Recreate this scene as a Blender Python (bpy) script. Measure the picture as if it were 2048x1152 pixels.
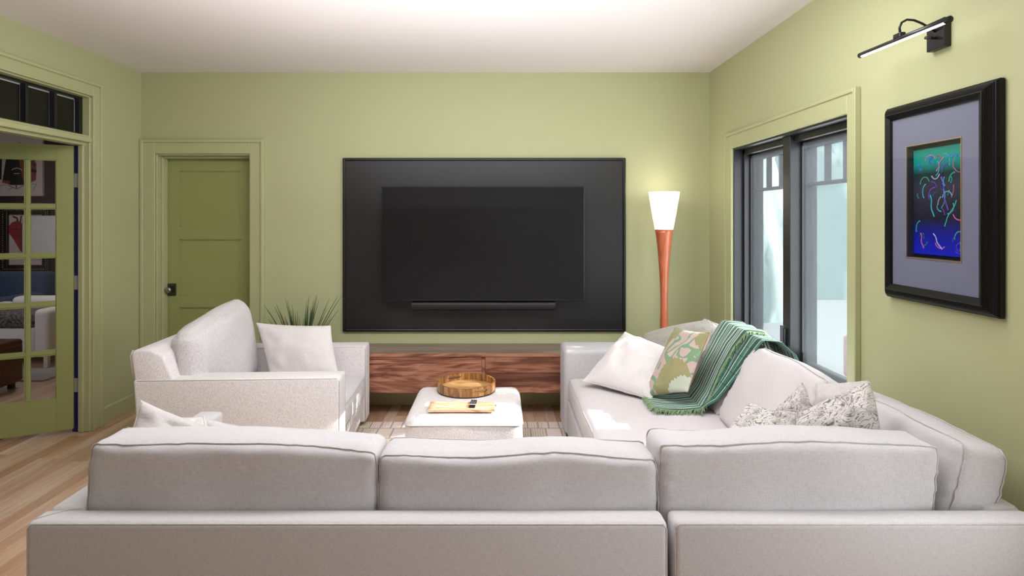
import bpy, bmesh, math, random
from mathutils import Vector, Matrix, noise as mnoise
random.seed(7)
PI = math.pi
scene = bpy.context.scene
C = scene.collection
for o in list(bpy.data.objects): bpy.data.objects.remove(o)

# ------------------------------------------------------------------ camera, world, lights, exposure
F = 1150.0; VX, VY = 1000.0, 436.0; CH = 1.54          # focal length in px, vanishing point, camera height
cam_d = bpy.data.cameras.new('camera'); cam = bpy.data.objects.new('camera', cam_d); C.objects.link(cam)
cam.location = (0, 0, CH); cam.rotation_euler = (PI/2, 0, 0)
cam_d.sensor_width = 36; cam_d.lens = F/2048*36
cam_d.shift_x = (1024-VX)/2048; cam_d.shift_y = -(576-VY)/2048
cam_d.clip_start = 0.05; cam_d.clip_end = 200
scene.camera = cam
scene.view_settings.view_transform = 'Standard'; scene.view_settings.look = 'None'
scene.view_settings.gamma = 1; scene.view_settings.use_curve_mapping = False
scene.view_settings.exposure = 0.0
w = bpy.data.worlds.new('sky'); scene.world = w; w.use_nodes = True
bg = w.node_tree.nodes['Background']; bg.inputs[0].default_value = (0.80, 0.92, 1.0, 1); bg.inputs[1].default_value = 4.6

def area(name, loc, rot, sx, sy, power, col=(1, 1, 1), spread=None):
    d = bpy.data.lights.new(name, 'AREA'); d.shape = 'RECTANGLE'; d.size = sx; d.size_y = sy
    d.energy = power; d.color = col
    if spread: d.spread = spread
    o = bpy.data.objects.new(name, d); C.objects.link(o); o.location = loc; o.rotation_euler = rot
    return o
sun_d = bpy.data.lights.new('sun', 'SUN'); sun_d.energy = 32; sun_d.angle = 0.006; sun_d.color = (1, .95, .88)
sun = bpy.data.objects.new('sun', sun_d); C.objects.link(sun)
sun.rotation_euler = Vector((-1, 0.03, -0.567)).to_track_quat('-Z', 'Y').to_euler(); sun.location = (6, 3, 5)
area('daylight_rear_windows', (0.9, -2.8, 1.5), (PI/2, 0, 0), 2.2, 2.0, 4, (.90, .95, 1))
area('daylight_side_window', (1.66, 0.8, 1.2), (0, PI/2, 0), 1.2, 1.2, 21, (.92, .95, 1))
area('daylight_near_window', (1.84, 3.54, 1.35), (0, PI/2, 0), 1.25, 1.3, 56, (.92, .96, 1))
area('overhead_fill', (-.2, 2.45, 2.70), (math.radians(22), 0, 0), 3.0, .8, 84, (.94, .95, 1))  # added overhead light that brightens armchair and seats, no fixture behind it
area('ceiling_fill', (-.3, 2.0, 1.6), (PI, 0, 0), 2.2, 3.0, 43, (.94, .95, 1))  # added light facing up in mid-room to brighten the ceiling
area('den_floor_fill', (-4.7, 6.2, 2.4), (0, 0, 0), .5, .5, 10, (1, .97, .92))  # added light standing in for sun on the den floor and chair arm
area('den_window_light', (-5.6, 3.2, 2.2), (math.radians(50), 0, 0), 1.6, 1.0, 22, (.9, .95, 1))

def P(px, py, Y): return Vector(((px-VX)*Y/F, Y, CH-(py-VY)*Y/F))

# ------------------------------------------------------------------ materials
def srgb(r, g, b):
    f = lambda c: (c/255/12.92) if c/255 <= .04045 else ((c/255+.055)/1.055)**2.4
    return (f(r), f(g), f(b), 1)
class NM:
    def __init__(s, name):
        s.m = bpy.data.materials.new(name); s.m.use_nodes = True
        s.nt = s.m.node_tree; s.N = s.nt.nodes; s.L = s.nt.links
        s.b = s.N['Principled BSDF']; s._tc = None
    def n(s, t, **k):
        x = s.N.new(t)
        for a, v in k.items():
            if a.startswith('i_'):
                key = a[2:]; key = int(key) if key.isdigit() else key.replace('_', ' ')
                x.inputs[key].default_value = v
            else: setattr(x, a, v)
        return x
    def l(s, a, b): s.L.new(a, b)
    def tc(s, kind='Object', scale=(1, 1, 1), rnd=False):
        if s._tc is None: s._tc = s.n('ShaderNodeTexCoord')
        mp = s.n('ShaderNodeMapping'); mp.inputs['Scale'].default_value = scale
        src = s._tc.outputs[kind]
        if rnd:
            oi = s.n('ShaderNodeObjectInfo'); mu = s.n('ShaderNodeMath', operation='MULTIPLY'); mu.inputs[1].default_value = 37.0
            s.l(oi.outputs['Random'], mu.inputs[0])
            ad = s.n('ShaderNodeVectorMath', operation='ADD'); s.l(src, ad.inputs[0]); s.l(mu.outputs[0], ad.inputs[1]); src = ad.outputs[0]
        s.l(src, mp.inputs['Vector']); return mp.outputs[0]
    def noise(s, vec, scale, detail=3, rough=.5, dist=0):
        x = s.n('ShaderNodeTexNoise'); x.inputs['Scale'].default_value = scale; x.inputs['Detail'].default_value = detail
        x.inputs['Roughness'].default_value = rough; x.inputs['Distortion'].default_value = dist
        s.l(vec, x.inputs['Vector']); return x.outputs['Fac']
    def ramp(s, fac, stops, interp='LINEAR'):
        r = s.n('ShaderNodeValToRGB'); cr = r.color_ramp; cr.interpolation = interp
        while len(cr.elements) < len(stops): cr.elements.new(.5)
        for e, (p, c) in zip(cr.elements, stops): e.position = p; e.color = c
        s.l(fac, r.inputs[0]); return r.outputs[0]
    def mix(s, fac, a, b, mode='MIX'):
        x = s.n('ShaderNodeMix', data_type='RGBA', blend_type=mode)
        for sock, v in ((x.inputs[0], fac), (x.inputs[6], a), (x.inputs[7], b)):
            if hasattr(v, 'is_linked'): s.l(v, sock)
            else: sock.default_value = v
        return x.outputs[2]
    def math(s, op, a, b=0.0, c=None):
        x = s.n('ShaderNodeMath', operation=op)
        for i, v in enumerate((a, b) if c is None else (a, b, c)):
            if hasattr(v, 'is_linked'): s.l(v, x.inputs[i])
            else: x.inputs[i].default_value = v
        return x.outputs[0]
    def bump(s, h, strength=.2, dist=.002):
        x = s.n('ShaderNodeBump'); x.inputs['Strength'].default_value = strength; x.inputs['Distance'].default_value = dist
        s.l(h, x.inputs['Height']); s.l(x.outputs[0], s.b.inputs['Normal'])
    def col(s, v):
        if hasattr(v, 'is_linked'): s.l(v, s.b.inputs['Base Color'])
        else: s.b.inputs['Base Color'].default_value = v
    def set(s, rough=.5, metal=0, spec=.5, sheen=0, coat=0):
        s.b.inputs['Roughness'].default_value = rough; s.b.inputs['Metallic'].default_value = metal
        s.b.inputs['Specular IOR Level'].default_value = spec
        s.b.inputs['Sheen Weight'].default_value = sheen; s.b.inputs['Coat Weight'].default_value = coat
        return s.m

def paint(name, rgb, rough=.5, bump=.08, scale=220, spec=.4, var=.04):
    k = NM(name); c = srgb(*rgb); v = k.tc()
    n1 = k.noise(v, 1.6, 3)
    k.col(k.mix(k.math('MULTIPLY', n1, var*2), c, tuple(x*.8 for x in c[:3])+(1,)))
    k.bump(k.noise(v, scale, 2), bump, .001)
    return k.set(rough, spec=spec)
def fabric(name, rgb, contrast=.18, scale=1.0, bump=.35, sheen=.15, dirx=True):
    k = NM(name); c = srgb(*rgb)
    a = k.noise(k.tc(scale=(60*scale, 420*scale, 420*scale)), 1, 2)
    b = k.noise(k.tc(scale=(420*scale, 420*scale, 60*scale)), 1, 2)
    m = k.math('MULTIPLY', k.math('ADD', a, b), .5)
    dark = tuple(x*(1-contrast*1.6) for x in c[:3])+(1,); lite = tuple(min(1, x*(1+contrast)) for x in c[:3])+(1,)
    k.col(k.ramp(m, [(.36, dark), (.5, c), (.64, lite)]))
    k.bump(m, bump, .0015)
    return k.set(.9, spec=.15, sheen=sheen)
def knit(name, rgb, cell=.006):
    k = NM(name); c = srgb(*rgb); v = k.tc()
    vo = k.n('ShaderNodeTexVoronoi'); vo.inputs['Scale'].default_value = 1/cell; k.l(k.tc(scale=(1, 1, .45)), vo.inputs['Vector'])
    h = k.math('SUBTRACT', 1.0, vo.outputs['Distance'])
    n2 = k.noise(v, 90, 2)
    dark = tuple(x*.82 for x in c[:3])+(1,)
    k.col(k.mix(k.ramp(k.math('ADD', k.math('MULTIPLY', h, .6), k.math('MULTIPLY', n2, .4)), [(.32, (0, 0, 0, 1)), (.62, (1, 1, 1, 1))]), dark, c))
    k.bump(h, .5, .002)
    return k.set(.95, spec=.1, sheen=.2)
def wood(name, dark, mid, lite, axis=0, scale=1.0, rough=.35, rnd=True, ring=7, coat=0.0):
    k = NM(name)
    sc = [9*scale]*3; sc[axis] = 1.1*scale
    v = k.tc(scale=tuple(sc), rnd=rnd)
    big = k.noise(v, 1.0, 4, .55, 1.3)
    r = k.math('FRACT', k.math('MULTIPLY', big, ring))
    r2 = k.math('ABSOLUTE', k.math('SUBTRACT', r, .5))
    sc2 = [260*scale]*3; sc2[axis] = 7*scale
    fine = k.noise(k.tc(scale=tuple(sc2), rnd=rnd), 1.0, 3)
    t = k.math('ADD', k.math('MULTIPLY', r2, .75), k.math('ADD', k.math('MULTIPLY', fine, .35), k.math('MULTIPLY', big, .25)))
    colr = k.ramp(t, [(.22, srgb(*dark)), (.46, srgb(*mid)), (.72, srgb(*lite))])
    if rnd:
        oi = k.n('ShaderNodeObjectInfo')
        mr = k.n('ShaderNodeMapRange'); mr.inputs[3].default_value = .62; mr.inputs[4].default_value = 1.3
        k.l(oi.outputs['Random'], mr.inputs[0])
        hsv = k.n('ShaderNodeHueSaturation'); k.l(mr.outputs[0], hsv.inputs['Value']); k.l(colr, hsv.inputs['Color']); colr = hsv.outputs[0]
    k.col(colr); k.bump(fine, .12, .0008)
    return k.set(rough, spec=.45, coat=coat)
def plain(name, rgb, rough=.5, metal=0, spec=.5, bump=0, coat=0):
    k = NM(name); c = srgb(*rgb)
    n1 = k.noise(k.tc(), 14, 2)
    k.col(k.mix(n1, c, tuple(x*.86 for x in c[:3])+(1,)))
    if bump: k.bump(k.noise(k.tc(), 160, 2), bump, .001)
    return k.set(rough, metal, spec, coat=coat)
def emit(name, rgb, strength):
    k = NM(name); k.col(srgb(*rgb)); k.b.inputs['Emission Color'].default_value = srgb(*rgb)
    k.b.inputs['Emission Strength'].default_value = strength
    return k.set(.4)
def glassy(name, tint=(1, 1, 1, 1), gloss=.08):
    k = NM(name); out = k.N['Material Output']
    t = k.n('ShaderNodeBsdfTransparent'); t.inputs[0].default_value = tint
    g = k.n('ShaderNodeBsdfGlossy'); g.inputs['Roughness'].default_value = .02
    lw = k.n('ShaderNodeLayerWeight'); lw.inputs[0].default_value = .5
    fr = k.math('MULTIPLY_ADD', k.math('POWER', lw.outputs['Facing'], 5.0), .4, .025)
    m = k.n('ShaderNodeMixShader'); k.l(fr, m.inputs[0]); k.l(t.outputs[0], m.inputs[1]); k.l(g.outputs[0], m.inputs[2])
    k.l(m.outputs[0], out.inputs[0]); return k.m

M = {}
M['wall'] = paint('green_wall_paint', (180, 182, 139), .6, .06)
M['trimg'] = paint('green_trim_paint', (180, 182, 137), .42, .03, spec=.5)
M['doorg'] = paint('green_door_paint', (152, 158, 98), .45, .04, spec=.5)
M['ceiling'] = paint('ceiling_paint', (236, 228, 225), .8, .02)
M['navy'] = plain('navy_paint', (38, 30, 98), .4)
M['den'] = paint('dark_den_wall', (52, 40, 44), .6)
M['sofa'] = fabric('sofa_linen', (198, 195, 197), .07)
M['sofa2'] = fabric('sofa_linen_seat', (212, 206, 206), .06)
M['chair'] = knit('chair_tweed', (236, 230, 229), .004)
M['chair_c'] = fabric('chair_cushion_tweed', (212, 208, 208), .14, .7, .4)
M['white_linen'] = fabric('white_linen', (224, 218, 216), .07, .8, .25)
M['grey_linen'] = fabric('grey_linen', (200, 194, 192), .08, .8, .25)
M['boucle'] = knit('grey_boucle', (172, 168, 158), .007)
M['black'] = plain('black_lacquer', (31, 31, 32), .36, spec=.5)
M['black_metal'] = plain('black_metal', (20, 20, 21), .3, spec=.5)
M['winblack'] = plain('window_black', (36, 36, 37), .42, spec=.5, bump=.15)
M['steel'] = plain('brushed_steel', (170, 168, 168), .28, 1)
M['darksteel'] = plain('dark_pewter', (96, 92, 94), .34, 1)
M['piping'] = fabric('piping_linen', (196, 190, 187), .1)
M['oliveside'] = fabric('taupe_pillow_back', (150, 128, 120), .15)
M['glass'] = glassy('clear_glass')
M['walnut'] = wood('walnut', (84, 46, 34), (142, 90, 68), (186, 132, 106), 0, .8, .38, True, 4)
M['walnut_top'] = wood('walnut_top', (104, 86, 78), (134, 114, 104), (156, 138, 126), 0, .8, .3, False, 3)
M['cherry'] = wood('cherry_lamp_wood', (140, 62, 34), (180, 92, 58), (206, 118, 82), 2, .6, .22, False, 2, .3)
M['acacia'] = wood('acacia', (112, 66, 34), (172, 122, 70), (206, 160, 104), 2, 2.0, .3, True, 3)
M['acacia_base'] = wood('acacia_base', (124, 80, 44), (180, 134, 84), (212, 174, 122), 0, 1.4, .3, True, 4)
M['boardwood'] = wood('serving_board_wood', (150, 96, 66), (206, 160, 126), (228, 190, 160), 0, 1.6, .35)
M['leather'] = plain('brown_leather', (92, 42, 22), .3)
M['blue_fabric'] = fabric('blue_grey_fabric', (62, 76, 104), .15)
M['shade_glass'] = emit('lamp_opal_glass', (255, 243, 236), 1.0)
M['led'] = emit('led_strip', (255, 244, 232), 6.0)
def _mk():                                             # floor planks, rugs, patterned cloth
    k = NM('maple_plank')
    v = k.tc(scale=(14, 1.6, 1), rnd=True)
    big = k.noise(v, 1, 4, .55, 1.0)
    fine = k.noise(k.tc(scale=(300, 9, 1), rnd=True), 1, 3)
    t = k.math('ADD', k.math('MULTIPLY', big, .7), k.math('MULTIPLY', fine, .3))
    c = k.ramp(t, [(.3, srgb(196, 166, 142)), (.5, srgb(214, 190, 168)), (.68, srgb(226, 208, 190))])
    oi = k.n('ShaderNodeObjectInfo')
    tone = k.ramp(oi.outputs['Random'], [(0, srgb(214, 186, 162)), (.35, srgb(244, 230, 220)), (.7, srgb(255, 248, 244)), (1, srgb(236, 208, 184))])
    k.col(k.mix(1.0, c, tone, 'MULTIPLY')); k.bump(fine, .05, .0005); M['plank'] = k.set(.26, spec=.5, coat=.15)
    # area rug: pale brick shapes
    k = NM('rug_pattern')
    v = k.tc('UV', (1, 1, 1))
    br = k.n('ShaderNodeTexBrick'); k.l(v, br.inputs['Vector'])
    br.inputs['Color1'].default_value = srgb(236, 220, 216); br.inputs['Color2'].default_value = srgb(222, 212, 192)
    br.inputs['Mortar'].default_value = srgb(184, 164, 152); br.inputs['Scale'].default_value = 1
    br.inputs['Mortar Size'].default_value = .006; br.inputs['Brick Width'].default_value = .11; br.inputs['Row Height'].default_value = .19
    br.offset = .37; br.squash = .7; br.squash_frequency = 2
    st = k.n('ShaderNodeTexWave'); st.inputs['Scale'].default_value = 18; st.inputs['Distortion'].default_value = 4; k.l(v, st.inputs['Vector'])
    msk = k.ramp(k.noise(v, 3.2, 0), [(.47, (0, 0, 0, 1)), (.5, (1, 1, 1, 1))])
    k.col(k.mix(k.math('MULTIPLY', k.math('MULTIPLY', st.outputs['Fac'], msk), .45), br.outputs['Color'], srgb(150, 140, 104)))
    k.bump(k.noise(k.tc('UV'), 300, 2), .5, .003); M['rug'] = k.set(.95, spec=.1)
    # colourful small rug
    k = NM('bright_rug')
    wv = k.n('ShaderNodeTexWave'); wv.inputs['Scale'].default_value = 6; k.l(k.tc(), wv.inputs['Vector'])
    k.col(k.ramp(wv.outputs['Fac'], [(0, srgb(40, 60, 130)), (.4, srgb(150, 40, 110)), (.7, srgb(60, 120, 90)), (1, srgb(190, 90, 70))])); M['bright'] = k.set(.95)
    # green scroll pillow
    k = NM('green_scroll_cloth')
    v = k.tc('UV')
    wob = k.noise(v, 26, 2)
    n1 = k.math('ADD', k.noise(v, 3.3, 0, .4, 1.3), k.math('MULTIPLY', k.math('SUBTRACT', wob, .5), .05))
    band = k.math('ABSOLUTE', k.math('SUBTRACT', n1, .50))
    green = k.math('LESS_THAN', band, .075)
    sep = k.n('ShaderNodeSeparateXYZ'); k.l(v, sep.inputs[0])
    saw = k.math('MULTIPLY', k.math('PINGPONG', k.math('MULTIPLY', k.math('ADD', sep.outputs[0], k.math('MULTIPLY', sep.outputs[1], .6)), 1.0), .035), .9)
    def disc(cx, cy, r):
        dx = k.math('SUBTRACT', sep.outputs[0], cx); dy = k.math('SUBTRACT', sep.outputs[1], cy)
        d = k.math('SQRT', k.math('ADD', k.math('MULTIPLY', dx, dx), k.math('MULTIPLY', dy, dy)))
        return k.math('LESS_THAN', k.math('ADD', d, saw), r)
    ol = k.math('MAXIMUM', k.math('MAXIMUM', disc(-.02, .98, .36), disc(.66, .14, .36)), disc(1.04, .92, .24))
    pale = disc(.92, -.12, .36)
    c1 = k.mix(green, srgb(206, 184, 176), srgb(128, 164, 130))
    c2 = k.mix(ol, c1, srgb(160, 158, 112)); c3 = k.mix(pale, c2, srgb(204, 212, 192))
    k.col(k.mix(k.math('MULTIPLY', k.noise(v, 160, 2), .3), c3, srgb(120, 110, 90)))
    k.bump(k.noise(v, 240, 1), .3, .002); M['scroll'] = k.set(.9, sheen=.1, spec=.15)
    # grey pen drawn floral
    k = NM('grey_sketch_floral')
    v = k.tc('UV')
    n1 = k.noise(v, 3.4, 1, .5, 2.2)
    ln = k.math('ABSOLUTE', k.math('SUBTRACT', k.math('FRACT', k.math('MULTIPLY', n1, 7)), .5))
    line = k.ramp(ln, [(.05, (1, 1, 1, 1)), (.14, (0, 0, 0, 1))])
    n2 = k.noise(v, 6, 0, .5, 1.6)
    ln2 = k.math('ABSOLUTE', k.math('SUBTRACT', k.math('FRACT', k.math('MULTIPLY', n2, 5)), .5))
    line2 = k.ramp(ln2, [(.02, (1, 1, 1, 1)), (.07, (0, 0, 0, 1))])
    shade = k.ramp(k.noise(v, 5, 2), [(.5, (0, 0, 0, 1)), (.66, (1, 1, 1, 1))])
    base = k.mix(k.math('MULTIPLY', shade, .55), srgb(216, 210, 205), srgb(160, 154, 151))
    both = k.math('MULTIPLY', k.math('MAXIMUM', line, k.math('MULTIPLY', line2, .8)), .75)
    k.col(k.mix(both, base, srgb(58, 55, 58))); k.bump(k.noise(v, 300, 1), .2, .001); M['sketch'] = k.set(.9, spec=.15)
    # striped throw: UV.x across (m), stripes run lengthwise
    def stripe(name, freq, wl, ground, cross):
        k = NM(name); v = k.tc('UV'); sep = k.n('ShaderNodeSeparateXYZ'); k.l(v, sep.inputs[0])
        wob = k.math('MULTIPLY', k.noise(v, 60, 1), .004)
        f = k.math('FRACT', k.math('MULTIPLY', k.math('ADD', sep.outputs[0], wob), freq))
        m = k.math('LESS_THAN', f, wl)
        f2 = k.math('FRACT', k.math('MULTIPLY', sep.outputs[0], freq/3.0))
        g2 = k.mix(k.math('LESS_THAN', f2, .4), ground, tuple(x*.55 for x in ground[:3])+(1,))
        c = k.mix(m, g2, srgb(226, 228, 220))
        if cross:
            fv = k.math('FRACT', k.math('MULTIPLY', sep.outputs[1], 9)); dd = k.math('GREATER_THAN', k.math('FRACT', k.math('MULTIPLY', sep.outputs[0], 70)), .5)
            c = k.mix(k.math('MULTIPLY', k.math('LESS_THAN', fv, .06), dd), c, srgb(20, 40, 34))
        k.col(c); k.bump(k.noise(v, 500, 1), .4, .002); M[name] = k.set(.95, spec=.1, sheen=.2)
    stripe('throw', 24, .26, srgb(84, 132, 112), False)
    stripe('throw_dark', 16, .12, srgb(64, 116, 98), True)
    # art gradient
    k = NM('painted_gradient'); sep = k.n('ShaderNodeSeparateXYZ'); k.l(k.tc('UV'), sep.inputs[0])
    k.col(k.ramp(sep.outputs[1], [(0, srgb(18, 30, 190)), (.18, srgb(16, 24, 140)), (.34, srgb(28, 28, 44)), (.62, srgb(50, 50, 62)), (.76, srgb(22, 40, 44)), (.86, srgb(10, 130, 120)), (1, srgb(20, 150, 134))])); M['art'] = k.set(.35)
    # mat board
    k = NM('mat_board'); k.col(k.mix(k.noise(k.tc(), 500, 2), srgb(96, 98, 118), srgb(126, 128, 148))); M['mat'] = k.set(.8)
    # insect screen
    k = NM('window_mesh'); out = k.N['Material Output']; t = k.n('ShaderNodeBsdfTransparent'); t.inputs[0].default_value = (.74, .75, .76, 1); d = k.n('ShaderNodeBsdfDiffuse')
    d.inputs[0].default_value = srgb(178, 184, 188); m = k.n('ShaderNodeMixShader')
    k.l(k.math('MULTIPLY_ADD', k.noise(k.tc(), 300, 1), .3, .08), m.inputs[0]); k.l(t.outputs[0], m.inputs[1]); k.l(d.outputs[0], m.inputs[2]); k.l(m.outputs[0], out.inputs[0]); M['mesh'] = k.m
    k = NM('grass_blade'); k.col(k.mix(k.noise(k.tc(), 20, 1), srgb(34, 56, 22), srgb(76, 100, 48))); M['blade'] = k.set(.5)
    k = NM('fur_throw'); k.col(k.ramp(k.noise(k.tc(), 40, 3), [(.35, srgb(46, 40, 42)), (.65, srgb(120, 112, 112))])); M['fur'] = k.set(.95)
_mk()

# ------------------------------------------------------------------ geometry helpers
def link(name, me, parent=None, mat=None):
    o = bpy.data.objects.new(name, me); C.objects.link(o)
    if mat and me is not None and not me.materials: me.materials.append(mat)
    if parent: o.parent = parent
    return o
def obj(name, bm, mat, parent=None, smooth=False, loc=None):
    me = bpy.data.meshes.new(name); bm.to_mesh(me); bm.free()
    if smooth:
        for p in me.polygons: p.use_smooth = True
    mats = mat if isinstance(mat, (list, tuple)) else [mat]
    for m in mats: me.materials.append(m)
    o = link(name, me, parent)
    if loc is not None: o.location = loc
    return o
def tag(o, label, cat, group=None):
    o['label'] = label; o['category'] = cat
    if group: o['group'] = group
    return o
def thing(name, label, cat, loc=(0, 0, 0), rotz=0, group=None):
    o = bpy.data.objects.new(name, None); C.objects.link(o); o.empty_display_size = .1
    o.location = loc; o.rotation_euler = (0, 0, rotz); tag(o, label, cat, group); return o
def struct(o, label=None):
    o['kind'] = 'structure'
    if label: o['label'] = label
    return o
def add_box(bm, x0, x1, y0, y1, z0, z1, bev=0, seg=2):
    r = bmesh.ops.create_cube(bm, size=1)
    for v in r['verts']:
        v.co = Vector(((x0+x1)/2+v.co.x*(x1-x0), (y0+y1)/2+v.co.y*(y1-y0), (z0+z1)/2+v.co.z*(z1-z0)))
    if bev:
        es = list({e for v in r['verts'] for e in v.link_edges})
        bmesh.ops.bevel(bm, geom=es, offset=bev, segments=seg, affect='EDGES', profile=.5)
    return r['verts']
def box(*a, **k):
    bm = bmesh.new(); add_box(bm, *a, **k); return bm
def boxes(lst):
    bm = bmesh.new()
    for b in lst: add_box(bm, *b)
    return bm
def add_tube(bm, pts, r, n=8, cap=True):
    pts = [Vector(p) for p in pts]; rings = []
    rr = r if isinstance(r, (list, tuple)) else [r]*len(pts)
    prev = None
    for i, p in enumerate(pts):
        t = (pts[min(i+1, len(pts)-1)]-pts[max(i-1, 0)]).normalized()
        if prev is None: a = t.orthogonal().normalized()
        else: a = (prev-t*prev.dot(t)).normalized()
        prev = a; b = t.cross(a)
        rings.append([bm.verts.new(p+(a*math.cos(2*PI*k/n)+b*math.sin(2*PI*k/n))*rr[i]) for k in range(n)])
    for i in range(len(rings)-1):
        for k in range(n):
            bm.faces.new((rings[i][k], rings[i][(k+1) % n], rings[i+1][(k+1) % n], rings[i+1][k]))
    if cap and n > 2:
        bm.faces.new(rings[0][::-1]); bm.faces.new(rings[-1])
def tube(pts, r, n=8):
    bm = bmesh.new(); add_tube(bm, pts, r, n); return bm
def lathe(prof, n=32, c=(0, 0)):
    bm = bmesh.new(); rings = []
    for r, z in prof: rings.append([bm.verts.new((c[0]+r*math.cos(2*PI*k/n), c[1]+r*math.sin(2*PI*k/n), z)) for k in range(n)])
    for i in range(len(rings)-1):
        for k in range(n): bm.faces.new((rings[i][k], rings[i][(k+1) % n], rings[i+1][(k+1) % n], rings[i+1][k]))
    bmesh.ops.recalc_face_normals(bm, faces=bm.faces); return bm
def prism(poly, y0, y1, bev=0, seg=3):                 # poly in (x, z), extruded along y
    bm = bmesh.new()
    a = [bm.verts.new((x, y0, z)) for x, z in poly]; b = [bm.verts.new((x, y1, z)) for x, z in poly]
    n = len(poly); bm.faces.new(a); bm.faces.new(b[::-1])
    for i in range(n): bm.faces.new((a[(i+1) % n], a[i], b[i], b[(i+1) % n]))
    bmesh.ops.recalc_face_normals(bm, faces=bm.faces)
    if bev: bmesh.ops.bevel(bm, geom=list(bm.edges), offset=bev, segments=seg, affect='EDGES', profile=.5)
    return bm

def box_cushion(name, mat, parent, O, ax, ay, az, W, H, T, bulge=.03, rad=.022, seed=0, n=26, warp=None, noise_a=.006, pipe=True, pipe_mat=None, wr=.003):
    """a soft box cushion: W along ax, H along ay, thickness T along az, centred at O; welt tubes on both face edges"""
    ax, ay, az = [Vector(a).normalized() for a in (ax, ay, az)]; O = Vector(O)
    def mp(x, y, z):                                   # -1..1 each
        hx, hy, hz = W/2, H/2, T/2
        p = Vector((x*hx, y*hy, z*hz))
        q = Vector((max(-hx+rad, min(hx-rad, p.x)), max(-hy+rad, min(hy-rad, p.y)), max(-hz+rad, min(hz-rad, p.z))))
        d = p-q
        if d.length > 1e-9: p = q+d.normalized()*min(rad, d.length*1.0 if d.length < rad else rad)
        fx, fy = 1-x*x, 1-y*y
        p.z += bulge*(fx*fy)**.6*(1 if z > 0 else -1)*abs(z)
        soft = .35*bulge
        p.x += soft*fy*x*abs(x)*(1-.4*z*z); p.y += soft*fx*y*abs(y)*(1-.4*z*z)
        s = Vector((p.x*5+seed*3.1, p.y*5, z*1.3+seed))
        p.z += noise_a*mnoise.noise(s)*1.6*(1 if z > 0 else -1)*abs(z); p.y += noise_a*mnoise.noise(s*1.1+Vector((9, 0, 0)))
        # little gathers at the edges
        e = max(abs(x)**6, abs(y)**6)
        p.z += wr*e*abs(z)*mnoise.noise(Vector((p.x*38+seed, p.y*38, seed*2.0)))
        if warp: p += Vector(warp(x, y, z))
        return O+ax*p.x+ay*p.y+az*p.z
    bm = bmesh.new(); g = [(-1+2*i/n) for i in range(n+1)]
    g = [math.copysign(abs(t)**.8, t) for t in g]
    nz = 5; gz = [-1+2*i/nz for i in range(nz+1)]
    def quad(fn, A, B):
        V = [[bm.verts.new(fn(a, b)) for b in B] for a in A]
        for i in range(len(A)-1):
            for j in range(len(B)-1): bm.faces.new((V[i][j], V[i+1][j], V[i+1][j+1], V[i][j+1]))
    for s in (-1, 1):
        quad(lambda a, b: mp(a, b, s), g, g); quad(lambda a, b: mp(a, s, b), g, gz); quad(lambda a, b: mp(s, a, b), g, gz)
    bmesh.ops.remove_doubles(bm, verts=bm.verts, dist=1e-5); bmesh.ops.recalc_face_normals(bm, faces=bm.faces)
    o = obj(name, bm, mat, parent, True)
    if pipe:
        bp = bmesh.new(); out = .0
        for s in (-1, 1):
            loop = [(a, -1) for a in g[:-1]]+[(1, b) for b in g[:-1]]+[(a, 1) for a in g[:0:-1]]+[(-1, b) for b in g[:0:-1]]
            loop.append(loop[0])
            add_tube(bp, [mp(a, b, s*.93)+(mp(a, b, s)-O).normalized()*.001 for a, b in loop], .0025, 6)
        obj('piping', bp, pipe_mat or M['piping'], o, True)
    return o

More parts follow.
